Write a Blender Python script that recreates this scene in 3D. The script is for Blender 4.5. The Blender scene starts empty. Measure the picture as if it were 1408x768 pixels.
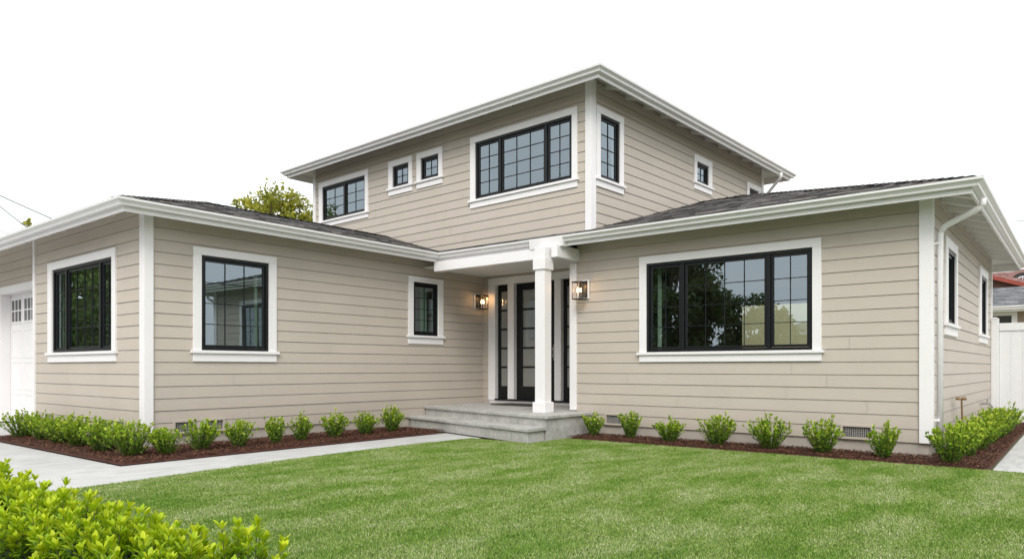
import bpy, bmesh, math, random
import numpy as np
from math import radians, sin, cos, tan, pi, sqrt
C = bpy.context.scene
COL = C.collection

# ------------------------------------------------------------------ camera
cam = bpy.data.cameras.new('camera'); camo = bpy.data.objects.new('camera', cam)
COL.objects.link(camo); C.camera = camo
cam.sensor_width = 36.0; cam.lens = 24.98; cam.shift_y = 0.0862
cam.clip_start = 0.05; cam.clip_end = 3000
CAMYAW = math.atan(786 / 977.)                     # view direction measured from +X towards +Y
camo.location = (0, 0, 1.1)
camo.rotation_euler = (radians(90), 0, CAMYAW - radians(90))

# ------------------------------------------------------------------ sky, sun, exposure
SUN_EL = radians(40); SUN_AZ = radians(217)         # where the sun stands, azimuth from +X counter-clockwise
w = bpy.data.worlds.new('World'); C.world = w; w.use_nodes = True
nt = w.node_tree; nt.nodes.clear()
out = nt.nodes.new('ShaderNodeOutputWorld'); bg = nt.nodes.new('ShaderNodeBackground')
sky = nt.nodes.new('ShaderNodeTexSky'); sky.sky_type = 'NISHITA'; sky.sun_disc = False
sky.sun_elevation = SUN_EL; sky.sun_rotation = radians(90) - SUN_AZ
sky.dust_density = 4.0; sky.air_density = 1.0
mx = nt.nodes.new('ShaderNodeMix'); mx.data_type = 'RGBA'; mx.inputs[0].default_value = 0.88
mx.inputs[7].default_value = (10.6, 10.9, 11.1, 1)   # the white overcast layer
nt.links.new(sky.outputs[0], mx.inputs[6]); nt.links.new(mx.outputs[2], bg.inputs[0])
bg.inputs[1].default_value = 0.1
nt.links.new(bg.outputs[0], out.inputs[0])
sl = bpy.data.lights.new('sun', 'SUN'); so = bpy.data.objects.new('sun', sl); COL.objects.link(so)
sl.energy = 1.5; sl.angle = radians(30); sl.color = (1.0, 0.965, 0.91)
d = (cos(SUN_EL) * cos(SUN_AZ), cos(SUN_EL) * sin(SUN_AZ), sin(SUN_EL))
so.rotation_euler = (0, math.acos(d[2]), math.atan2(d[1], d[0]))
C.view_settings.view_transform = 'Standard'; C.view_settings.look = 'None'
C.view_settings.exposure = 0.48; C.view_settings.gamma = 1.0; C.view_settings.use_curve_mapping = False
C.cycles.max_bounces = 8; C.cycles.transparent_max_bounces = 16
C.cycles.diffuse_bounces = 4; C.cycles.glossy_bounces = 4

# ------------------------------------------------------------------ materials
def mat(name):
    m = bpy.data.materials.new(name); m.use_nodes = True
    n = m.node_tree; b = n.nodes['Principled BSDF']
    return m, n, b
def N(n, t, **k):
    o = n.nodes.new(t)
    for a, v in k.items(): setattr(o, a, v)
    return o
def ramp(n, fac, stops):
    r = N(n, 'ShaderNodeValToRGB'); e = r.color_ramp.elements
    while len(e) < len(stops): e.new(0.5)
    for i, (p, c) in enumerate(stops): e[i].position = p; e[i].color = (*c, 1)
    n.links.new(fac, r.inputs[0]); return r.outputs[0]
def noise(n, scale, detail=4, rough=0.6, vec=None, mapscale=None):
    t = N(n, 'ShaderNodeTexNoise'); t.inputs['Scale'].default_value = scale
    t.inputs['Detail'].default_value = detail; t.inputs['Roughness'].default_value = rough
    if vec is None:
        g = N(n, 'ShaderNodeNewGeometry'); vec = g.outputs['Position']
    if mapscale:
        mp = N(n, 'ShaderNodeMapping'); mp.inputs['Scale'].default_value = mapscale
        n.links.new(vec, mp.inputs[0]); vec = mp.outputs[0]
    n.links.new(vec, t.inputs['Vector']); return t.outputs['Fac']
def bump(n, b, h, strength=0.3, dist=0.01):
    bp = N(n, 'ShaderNodeBump'); bp.inputs['Strength'].default_value = strength
    bp.inputs['Distance'].default_value = dist
    n.links.new(h, bp.inputs['Height']); n.links.new(bp.outputs[0], b.inputs['Normal'])
def mixc(n, a, b_, f, mode='MIX'):
    m = N(n, 'ShaderNodeMix', data_type='RGBA', blend_type=mode)
    for s, v in ((6, a), (7, b_)):
        if isinstance(v, tuple): m.inputs[s].default_value = (*v, 1)
        else: n.links.new(v, m.inputs[s])
    if isinstance(f, (int, float)): m.inputs[0].default_value = f
    else: n.links.new(f, m.inputs[0])
    return m.outputs[2]
def paint(name, col, var=0.05, rough=0.5, scale=3.0, bscale=60, bs=0.12, stretch=None):
    m, n, b = mat(name)
    f = noise(n, scale, 5, 0.65)
    lo = tuple(c * (1 - var) for c in col); hi = tuple(min(1, c * (1 + var)) for c in col)
    c = ramp(n, f, [(0.3, lo), (0.7, hi)])
    f2 = noise(n, bscale, 3, 0.6, mapscale=stretch)
    c2 = ramp(n, f2, [(0.35, (0.955,) * 3), (0.65, (1.0,) * 3)])
    n.links.new(mixc(n, c, c2, 1.0, 'MULTIPLY'), b.inputs['Base Color'])
    b.inputs['Roughness'].default_value = rough
    bump(n, b, f2, bs, 0.004)
    return m
M = {}
M['siding'] = paint('beige_siding_paint', (0.488, 0.437, 0.378), 0.035, 0.62, 1.3, 40, 0.25, (0.35, 0.35, 3.0))
n = M['siding'].node_tree; b = n.nodes['Principled BSDF']; src = b.inputs['Base Color'].links[0].from_socket
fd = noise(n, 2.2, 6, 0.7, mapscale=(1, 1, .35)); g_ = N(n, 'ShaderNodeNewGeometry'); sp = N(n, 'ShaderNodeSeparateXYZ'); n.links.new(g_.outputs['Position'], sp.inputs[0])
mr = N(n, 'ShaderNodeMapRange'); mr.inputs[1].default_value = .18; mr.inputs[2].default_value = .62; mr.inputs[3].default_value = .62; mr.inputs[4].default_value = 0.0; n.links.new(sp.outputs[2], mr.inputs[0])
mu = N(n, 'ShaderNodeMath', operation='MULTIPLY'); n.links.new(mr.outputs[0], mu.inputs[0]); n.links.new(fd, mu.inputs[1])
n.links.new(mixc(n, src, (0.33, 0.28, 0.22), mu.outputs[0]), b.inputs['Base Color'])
M['found'] = paint('painted_foundation', (0.42, 0.375, 0.33), 0.10, 0.8, 5, 120, 0.5)
M['white'] = paint('white_trim_paint', (0.80, 0.785, 0.79), 0.02, 0.42, 2.0, 50, 0.10)
M['gutter'] = paint('white_gutter_enamel', (0.79, 0.78, 0.785), 0.02, 0.3, 2.0, 10, 0.03)
M['soffit'] = paint('white_soffit_paint', (0.84, 0.83, 0.81), 0.03, 0.6, 3.0, 30, 0.15)
M['black'] = paint('black_window_enamel', (0.007, 0.0078, 0.009), 0.15, 0.35, 4.0, 60, 0.04)
M['black'].node_tree.nodes['Principled BSDF'].inputs['Specular IOR Level'].default_value = 0.28
M['bar'] = paint('slate_grille_enamel', (0.014, 0.017, 0.02), 0.1, 0.6)
M['bar'].node_tree.nodes['Principled BSDF'].inputs['Specular IOR Level'].default_value = 0.15
M['ceil'] = paint('white_ceiling', (0.80, 0.80, 0.78), 0.02, 0.9)
M['interior'] = paint('interior_plaster', (0.30, 0.31, 0.29), 0.04, 0.9, 2.0, 40, 0.05)
M['intfloor'] = paint('interior_floorboards', (0.16, 0.10, 0.06), 0.2, 0.5, 2.0, 20, 0.05)
M['curtain'] = paint('sheer_curtain', (0.55, 0.60, 0.55), 0.05, 0.9, 3, 50, 0.1)
M['cream'] = paint('cream_blind', (0.80, 0.74, 0.52), 0.05, 0.8, 3, 50, 0.1)
M['wallcream'] = paint('cream_wall_paint', (0.62, 0.54, 0.36), 0.05, 0.8, 3, 50, 0.1)
M['vinyl'] = paint('white_vinyl', (0.74, 0.75, 0.755), 0.02, 0.4, 2, 20, 0.04)
M['brass'] = paint('weathered_copper_pipe', (0.30, 0.19, 0.10), 0.3, 0.45, 30, 60, 0.2)
M['brass'].node_tree.nodes['Principled BSDF'].inputs['Metallic'].default_value = 0.6
M['mat'] = paint('dark_coir', (0.05, 0.042, 0.035), 0.3, 0.95, 40, 200, 0.6)
M['vent'] = paint('grey_vent_mesh', (0.32, 0.31, 0.29), 0.15, 0.6, 20, 60, 0.2)
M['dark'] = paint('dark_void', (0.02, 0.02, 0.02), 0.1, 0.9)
M['wire'] = paint('black_cable', (0.03, 0.03, 0.03), 0.1, 0.7)
M['bark'] = paint('brown_bark', (0.10, 0.075, 0.055), 0.35, 0.9, 8, 30, 0.8)
M['twig'] = paint('green_brown_twig', (0.10, 0.10, 0.04), 0.3, 0.8, 20, 60, 0.2)
M['stucco'] = paint('tan_stucco', (0.33, 0.26, 0.20), 0.08, 0.9, 3, 80, 0.5)
M['redtrim'] = paint('red_brown_fascia', (0.30, 0.055, 0.035), 0.1, 0.6)
M['brown'] = paint('brown_stucco', (0.17, 0.09, 0.065), 0.1, 0.85)

def m_concrete(name, col, streak=True):
    m, n, b = mat(name)
    f = noise(n, 0.9, 6, 0.62); f2 = noise(n, 90, 3, 0.7)
    f3 = noise(n, 5.0, 5, 0.65, mapscale=(0.5, 2.2, 1) if streak else None)
    c = ramp(n, f, [(0.28, tuple(x * 0.86 for x in col)), (0.72, tuple(x * 1.05 for x in col))])
    c = mixc(n, c, ramp(n, f3, [(0.36, (0.80, 0.80, 0.805)), (0.56, (1, 1, 1))]), 1.0, 'MULTIPLY')
    c = mixc(n, c, ramp(n, f2, [(0.25, (0.85,) * 3), (0.55, (1,) * 3)]), 1.0, 'MULTIPLY')
    n.links.new(c, b.inputs['Base Color']); b.inputs['Roughness'].default_value = 0.85
    bump(n, b, f2, 0.3, 0.003); return m
M['concrete'] = m_concrete('pale_broomed_concrete', (0.565, 0.56, 0.545))
def m_stone():
    m, n, b = mat('grey_step_stone')
    f = noise(n, 2.6, 8, 0.7); f2 = noise(n, 70, 4, 0.7); f3 = noise(n, 12, 6, 0.72)
    c = ramp(n, f, [(0.3, (0.37, 0.365, 0.345)), (0.5, (0.50, 0.495, 0.47)), (0.72, (0.60, 0.595, 0.565))])
    c = mixc(n, c, ramp(n, f3, [(0.3, (0.72, 0.72, 0.72)), (0.6, (1, 1, 1))]), 1.0, 'MULTIPLY')
    c = mixc(n, c, ramp(n, f2, [(0.3, (0.8,) * 3), (0.6, (1,) * 3)]), 1.0, 'MULTIPLY')
    n.links.new(c, b.inputs['Base Color']); b.inputs['Roughness'].default_value = 0.75
    bump(n, b, f2, 0.4, 0.003); return m
M['stone'] = m_stone()
def m_roof(name, dark, light):
    m, n, b = mat(name)
    at = N(n, 'ShaderNodeAttribute', attribute_name='tint')
    f2 = noise(n, 120, 3, 0.7)
    c = ramp(n, at.outputs['Fac'], [(0.0, dark), (1.0, light)])
    c = mixc(n, c, ramp(n, f2, [(0.3, (0.6,) * 3), (0.7, (1.25,) * 3)]), 1.0, 'MULTIPLY')
    n.links.new(c, b.inputs['Base Color']); b.inputs['Roughness'].default_value = 0.9
    bump(n, b, f2, 0.5, 0.004); return m
M['shingle'] = m_roof('charcoal_asphalt_shingle', (0.030, 0.029, 0.030), (0.215, 0.205, 0.20))
M['greyshingle'] = m_roof('grey_shingle', (0.10, 0.105, 0.115), (0.26, 0.265, 0.28))
M['redtile'] = m_roof('faded_red_tile', (0.22, 0.12, 0.105), (0.40, 0.25, 0.22))
def m_leaf(name, stops, rough=0.45, trans=0.35):
    m, n, b = mat(name)
    at = N(n, 'ShaderNodeAttribute', attribute_name='tint')
    c = ramp(n, at.outputs['Fac'], stops)
    f = noise(n, 25, 2, 0.5)
    c = mixc(n, c, ramp(n, f, [(0.3, (0.8, 0.8, 0.8)), (0.7, (1.12, 1.12, 1.12))]), 1.0, 'MULTIPLY')
    n.links.new(c, b.inputs['Base Color']); b.inputs['Roughness'].default_value = rough; b.inputs['Specular IOR Level'].default_value = 0.3
    t = N(n, 'ShaderNodeBsdfTranslucent'); ms = N(n, 'ShaderNodeMixShader'); ms.inputs[0].default_value = trans
    n.links.new(c, t.inputs[0]); n.links.new(b.outputs[0], ms.inputs[1]); n.links.new(t.outputs[0], ms.inputs[2])
    o = n.nodes['Material Output']; n.links.new(ms.outputs[0], o.inputs[0])
    return m
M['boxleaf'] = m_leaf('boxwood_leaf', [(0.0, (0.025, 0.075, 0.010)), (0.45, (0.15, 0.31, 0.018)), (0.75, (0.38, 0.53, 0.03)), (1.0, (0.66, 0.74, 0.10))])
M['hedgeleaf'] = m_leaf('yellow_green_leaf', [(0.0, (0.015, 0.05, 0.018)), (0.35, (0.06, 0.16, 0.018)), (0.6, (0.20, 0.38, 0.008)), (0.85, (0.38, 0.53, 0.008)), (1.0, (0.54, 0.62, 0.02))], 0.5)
M['treeleaf'] = m_leaf('olive_tree_leaf', [(0.0, (0.12, 0.15, 0.015)), (0.6, (0.36, 0.37, 0.04)), (1.0, (0.58, 0.52, 0.10))])
M['darkleaf'] = m_leaf('dark_tree_leaf', [(0.0, (0.035, 0.065, 0.02)), (1.0, (0.17, 0.23, 0.075))], 0.5, 0.25)
M['midleaf'] = m_leaf('mid_green_tree_leaf', [(0.0, (0.07, 0.13, 0.025)), (1.0, (0.34, 0.42, 0.12))], 0.5, 0.3)
def m_grass():
    m, n, b = mat('lawn_blade')
    at = N(n, 'ShaderNodeAttribute', attribute_name='tint')
    c = ramp(n, at.outputs['Fac'], [(0.0, (0.085, 0.18, 0.015)), (0.4, (0.25, 0.365, 0.07)), (0.75, (0.46, 0.53, 0.21)), (1.0, (0.70, 0.68, 0.45))])
    # mowing bands and thin patches
    f = noise(n, 1.0, 4, 0.6, mapscale=(1.25, 2.5, 1))
    c = mixc(n, c, ramp(n, f, [(0.38, (0.66, 0.84, 0.40)), (0.48, (0.95, 1.0, 0.82)), (0.62, (1.30, 1.20, 1.62))]), 1.0, 'MULTIPLY')
    n.links.new(c, b.inputs['Base Color']); b.inputs['Roughness'].default_value = 0.55
    t = N(n, 'ShaderNodeBsdfTranslucent'); ms = N(n, 'ShaderNodeMixShader'); ms.inputs[0].default_value = 0.3
    n.links.new(c, t.inputs[0]); n.links.new(b.outputs[0], ms.inputs[1]); n.links.new(t.outputs[0], ms.inputs[2])
    n.links.new(ms.outputs[0], n.nodes['Material Output'].inputs[0]); return m
M['grass'] = m_grass()
M['turf'] = paint('turf_soil', (0.09, 0.15, 0.035), 0.35, 0.95, 6, 60, 0.8)
M['farground'] = paint('dry_ground', (0.16, 0.17, 0.09), 0.3, 0.95, 0.4, 20, 0.3)
M['asphalt'] = paint('asphalt', (0.055, 0.055, 0.057), 0.2, 0.9, 2, 150, 0.4)
M['mulch'] = paint('red_brown_mulch', (0.085, 0.030, 0.018), 0.5, 0.95, 30, 140, 1.0)
m, n, b = mat('mulch_chip'); at = N(n, 'ShaderNodeAttribute', attribute_name='tint')
n.links.new(ramp(n, at.outputs['Fac'], [(0, (0.024, 0.009, 0.005)), (0.6, (0.095, 0.034, 0.017)), (1, (0.20, 0.09, 0.045))]), b.inputs['Base Color'])
b.inputs['Roughness'].default_value = 0.85; M['chip'] = m
def m_glass(name, tint, refl, base):
    m = bpy.data.materials.new(name); m.use_nodes = True; n = m.node_tree; n.nodes.clear()
    o = N(n, 'ShaderNodeOutputMaterial'); g = N(n, 'ShaderNodeBsdfGlossy'); t = N(n, 'ShaderNodeBsdfTransparent')
    g.inputs['Color'].default_value = (*refl, 1); g.inputs['Roughness'].default_value = 0.0
    t.inputs['Color'].default_value = (*tint, 1)
    ge = N(n, 'ShaderNodeNewGeometry'); dp_ = N(n, 'ShaderNodeVectorMath', operation='DOT_PRODUCT')
    n.links.new(ge.outputs['Incoming'], dp_.inputs[0]); n.links.new(ge.outputs['Normal'], dp_.inputs[1])
    def mth(op, a, b_=None):
        q = N(n, 'ShaderNodeMath', operation=op)
        for i, v in enumerate((a, b_)):
            if v is None: continue
            if isinstance(v, (int, float)): q.inputs[i].default_value = v
            else: n.links.new(v, q.inputs[i])
        return q.outputs[0]
    om = mth('SUBTRACT', 1.0, mth('ABSOLUTE', dp_.outputs['Value'])); sch = mth('POWER', om, 4.0)
    mr = N(n, 'ShaderNodeMapRange'); mr.inputs[3].default_value = base; mr.inputs[4].default_value = 0.95
    n.links.new(sch, mr.inputs[0])
    f = noise(n, 1.6, 2, 0.5); bp = N(n, 'ShaderNodeBump'); bp.inputs['Strength'].default_value = 0.05; bp.inputs['Distance'].default_value = 0.012
    n.links.new(f, bp.inputs['Height']); n.links.new(bp.outputs[0], g.inputs['Normal'])
    ms = N(n, 'ShaderNodeMixShader'); n.links.new(mr.outputs[0], ms.inputs[0])
    n.links.new(t.outputs[0], ms.inputs[1]); n.links.new(g.outputs[0], ms.inputs[2]); n.links.new(ms.outputs[0], o.inputs[0])
    return m
M['glass'] = m_glass('window_glass', (0.60, 0.71, 0.65), (0.78, 0.90, 0.98), 0.26)
m, n, b = mat('cream_roller_blind'); t_ = N(n, 'ShaderNodeBsdfTranslucent'); t_.inputs[0].default_value = (0.62, 0.55, 0.36, 1)
b.inputs['Base Color'].default_value = (0.7, 0.64, 0.45, 1); ms_ = N(n, 'ShaderNodeMixShader'); ms_.inputs[0].default_value = 0.75
n.links.new(b.outputs[0], ms_.inputs[1]); n.links.new(t_.outputs[0], ms_.inputs[2]); n.links.new(ms_.outputs[0], n.nodes['Material Output'].inputs[0]); M['blind'] = m
M['clear'] = m_glass('lantern_glass', (0.93, 0.92, 0.9), (1, 1, 1), 0.08)
m, n, b = mat('frosted_door_glass'); b.inputs['Base Color'].default_value = (0.20, 0.21, 0.20, 1)
b.inputs['Roughness'].default_value = 0.08; b.inputs['Specular IOR Level'].default_value = 1.0; b.inputs['Coat Weight'].default_value = 1.0; M['doorglass'] = m
m, n, b = mat('dark_far_glass'); b.inputs['Base Color'].default_value = (0.03, 0.035, 0.035, 1); b.inputs['Roughness'].default_value = 0.15; M['glassdark'] = m
m, n, b = mat('glowing_bulb'); b.inputs['Base Color'].default_value = (1, .8, .5, 1)
b.inputs['Emission Color'].default_value = (1.0, 0.72, 0.42, 1); b.inputs['Emission Strength'].default_value = 6.0; M['bulb'] = m

# ------------------------------------------------------------------ mesh helpers
def prop(o, label=None, cat=None, group=None, kind=None):
    if label: o['label'] = label
    if cat: o['category'] = cat
    if group: o['group'] = group
    if kind: o['kind'] = kind
    return o
def empty(name, loc, label, cat, group=None):
    o = bpy.data.objects.new(name, None); COL.objects.link(o); o.location = loc
    o.empty_display_size = 0.2
    return prop(o, label, cat, group)
def link(name, me, m, parent=None):
    o = bpy.data.objects.new(name, me); COL.objects.link(o)
    if m is not None and not me.materials: me.materials.append(m)
    if parent is not None:
        o.parent = parent
        o.matrix_parent_inverse = parent_world(parent).inverted()
    return o
from mathutils import Matrix, Vector
def parent_world(p):
    mw = Matrix.Translation(p.location) @ p.rotation_euler.to_matrix().to_4x4()
    if p.parent is not None: mw = parent_world(p.parent) @ p.matrix_parent_inverse @ mw
    return mw
def np_mesh(name, V, F, tint=None, corners=4):
    """V (n,3); F (m,k) uniform polygons"""
    me = bpy.data.meshes.new(name); V = np.asarray(V, np.float32); F = np.asarray(F, np.int32)
    k = F.shape[1]
    me.vertices.add(len(V)); me.vertices.foreach_set('co', V.ravel())
    me.loops.add(F.size); me.loops.foreach_set('vertex_index', F.ravel())
    me.polygons.add(len(F)); me.polygons.foreach_set('loop_start', np.arange(0, F.size, k, dtype=np.int32))
    me.polygons.foreach_set('loop_total', np.full(len(F), k, np.int32))
    me.update(calc_edges=True); me.validate()
    if tint is not None:
        a = me.attributes.new('tint', 'FLOAT', 'POINT'); a.data.foreach_set('value', np.asarray(tint, np.float32))
    return me
class MB:
    def __init__(s, fr=None): s.v = []; s.f = []; s.t = []; s.fr = fr; s.tint = 0.5; s.solid = True
    def P(s, p):
        if s.fr: p = s.fr(*p)
        s.v.append(tuple(p)); s.t.append(s.tint); return len(s.v) - 1
    def poly(s, pts): s.f.append([s.P(p) for p in pts])
    def hexa(s, p):   # 8 points: bottom 4, top 4
        i = [s.P(q) for q in p]
        for q in ((0, 3, 2, 1), (4, 5, 6, 7), (0, 1, 5, 4), (1, 2, 6, 5), (2, 3, 7, 6), (3, 0, 4, 7)): s.f.append([i[k] for k in q])
    def box(s, a0, a1, b0, b1, c0, c1):
        s.hexa([(a0, b0, c0), (a1, b0, c0), (a1, b1, c0), (a0, b1, c0), (a0, b0, c1), (a1, b0, c1), (a1, b1, c1), (a0, b1, c1)])
    def tube(s, pts, r, k=10, caps=True, r1=None):
        pts = [Vector(p) for p in pts]; rings = []
        for i, p in enumerate(pts):
            if i == 0: t = pts[1] - p
            elif i == len(pts) - 1: t = p - pts[-2]
            else: t = (pts[i + 1] - p).normalized() + (p - pts[i - 1]).normalized()
            t.normalize(); up = Vector((0, 0, 1)) if abs(t.z) < 0.9 else Vector((1, 0, 0))
            x = t.cross(up).normalized(); y = t.cross(x).normalized()
            rr = r if r1 is None else r + (r1 - r) * i / (len(pts) - 1)
            if isinstance(r, (list, tuple)): rr = r[i]
            rings.append([s.P(p + x * rr * cos(2 * pi * j / k) + y * rr * sin(2 * pi * j / k)) for j in range(k)])
        for a, b_ in zip(rings, rings[1:]):
            for j in range(k): s.f.append([a[j], a[(j + 1) % k], b_[(j + 1) % k], b_[j]])
        if caps: s.f.append(rings[0][::-1]); s.f.append(rings[-1])
    def sweep(s, path, prof, side=1, closed_prof=True):
        """path: 2D polyline; prof: [(outward, z)]; outward = right-hand side of travel if side=1"""
        P2 = [Vector(p) for p in path]; rings = []
        for i, p in enumerate(P2):
            def nrm(a, b_):
                t = (b_ - a).normalized(); return Vector((t.y, -t.x)) * side
            if i == 0: m = nrm(P2[0], P2[1])
            elif i == len(P2) - 1: m = nrm(P2[-2], P2[-1])
            else:
                n1 = nrm(P2[i - 1], p); n2 = nrm(p, P2[i + 1]); m = (n1 + n2); m = m / (m.dot(n1))
            rings.append([s.P((p.x + m.x * o, p.y + m.y * o, z)) for o, z in prof])
        k = len(prof)
        for a, b_ in zip(rings, rings[1:]):
            for j in range(k if closed_prof else k - 1): s.f.append([a[j], a[(j + 1) % k], b_[(j + 1) % k], b_[j]])
        if closed_prof: s.f.append(rings[0][::-1]); s.f.append(rings[-1])
    def build(s, name, m, parent=None, bev=0.0, smooth=False, recalc=True, label=None):
        me = bpy.data.meshes.new(name); me.from_pydata(s.v, [], s.f); me.update()
        a = me.attributes.new('tint', 'FLOAT', 'POINT'); a.data.foreach_set('value', s.t)
        if recalc:
            bm = bmesh.new(); bm.from_mesh(me); bmesh.ops.recalc_face_normals(bm, faces=bm.faces)
            if bev > 0:
                ed = [e for e in bm.edges if len(e.link_faces) == 2 and e.calc_face_angle(0) > 0.6]
                bmesh.ops.bevel(bm, geom=ed, offset=bev, segments=1, affect='EDGES', clamp_overlap=True)
            bm.to_mesh(me); bm.free()
        if smooth:
            for p in me.polygons: p.use_smooth = True
        o = link(name, me, m, parent)
        if label: o['label'] = label
        return o
def struct(name, mb, m): o = mb.build(name, m, recalc=False); o['kind'] = 'structure'; return o

# frames: (s along the wall, n outward, z up)
YAW = radians(2.5); OX, OY = 9.87, 6.29
DLx, DLy = sin(YAW), cos(YAW); DRx, DRy = cos(YAW), -sin(YAW)
U1, V1, U2, V2, UD, VR, UG = 9.87, 1.45, 4.33, 9.77, 11.2, 6.55, 4.71
F_right = lambda s, n, z: (U1 - n, s, z)
F_end = lambda s, n, z: (s, V1 - n, z)
F_left = lambda s, n, z: (U2 - n, s, z)
F_front = lambda s, n, z: (s, V2 - n, z)
F_door = lambda s, n, z: (UD - n, s, z)
F_rec = lambda s, n, z: (s, VR + n, z)
F_gar = lambda s, n, z: (UG - n, s, z)
F_uL = lambda s, n, z: (OX + DLx * s - DRx * n, OY + DLy * s - DRy * n, z)
F_uR = lambda s, n, z: (OX + DRx * s - DLx * n, OY + DRy * s - DLy * n, z)
LOC = lambda a, b_, z: (OX + DRx * a + DLx * b_, OY + DRy * a + DLy * b_, z)     # upper storey local plan

house = empty('house', (9.87, 6.29, 0), 'two-storey beige clapboard house with white trim, black windows and dark shingle roof', 'house')
EXP, ZB = 0.166, 0.185
rs = random.Random(7)
def rects_minus(s0, s1, z0, z1, ops):
    """split a rectangle around openings -> list of rectangles"""
    zs = sorted({z0, z1, *[z for o in ops for z in (o[2], o[3]) if z0 < z < z1]})
    outl = []
    for a, b_ in zip(zs, zs[1:]):
        cuts = sorted([(o[0], o[1]) for o in ops if o[2] < (a + b_) / 2 < o[3]])
        x = s0
        for c0, c1 in cuts:
            if c0 > x: outl.append((x, min(c0, s1), a, b_))
            x = max(x, c1)
        if x < s1: outl.append((x, s1, a, b_))
    return outl
def siding(fr, s0, s1, z0, z1, ops=(), inner=True, name='siding_wall', joints=True):
    mb = MB(fr); k0 = math.floor((z0 - ZB) / EXP + 1e-6); k = k0
    nb, ntp = 0.014, 0.004
    while ZB + k * EXP < z1 - 1e-4:
        a, b_ = ZB + k * EXP, ZB + (k + 1) * EXP
        lo, hi = max(a, z0), min(b_, z1)
        js = []
        if joints:
            x = s0 + rs.uniform(0.6, 3.2)
            while x < s1 - 0.5: js.append(x); x += rs.uniform(1.8, 3.66)
        wob = rs.uniform(-0.0012, 0.0012)
        for (x0, x1, c, d_) in rects_minus(s0, s1, lo, hi, ops):
            xs = [x0] + [j for j in js if x0 + .1 < j < x1 - .1] + [x1]
            for p, q in zip(xs, xs[1:]):
                q2 = q - 0.0035 if q != x1 else q
                nn = lambda z: nb + wob + (ntp - nb) * (z - a) / EXP
                e_ = d_ - 0.008 if abs(d_ - b_) < 1e-5 else d_
                mb.poly([(p, nn(c), c), (q2, nn(c), c), (q2, nn(e_), e_), (p, nn(e_), e_)])
                if e_ < d_: mb.poly([(p, nn(e_), e_), (q2, nn(e_), e_), (q2, -0.003, e_), (p, -0.003, e_)])
                if abs(c - a) < 1e-5: mb.poly([(p, -0.003, c), (q2, -0.003, c), (q2, nn(c), c), (p, nn(c), c)])
        k += 1
    for (x0, x1, c, d_) in rects_minus(s0, s1, z0, z1, ops):
        mb.poly([(x0, -0.004, c), (x1, -0.004, c), (x1, -0.004, d_), (x0, -0.004, d_)])
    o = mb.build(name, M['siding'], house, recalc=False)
    if inner:
        mi = MB(fr)
        for (x0, x1, c, d_) in rects_minus(s0 + .0, s1 - .0, z0, z1, ops):
            mi.poly([(x0, -0.15, c), (x1, -0.15, c), (x1, -0.15, d_), (x0, -0.15, d_)])
        mi.build('inner_wall', M['interior'], house, recalc=False)
    return o

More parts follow.
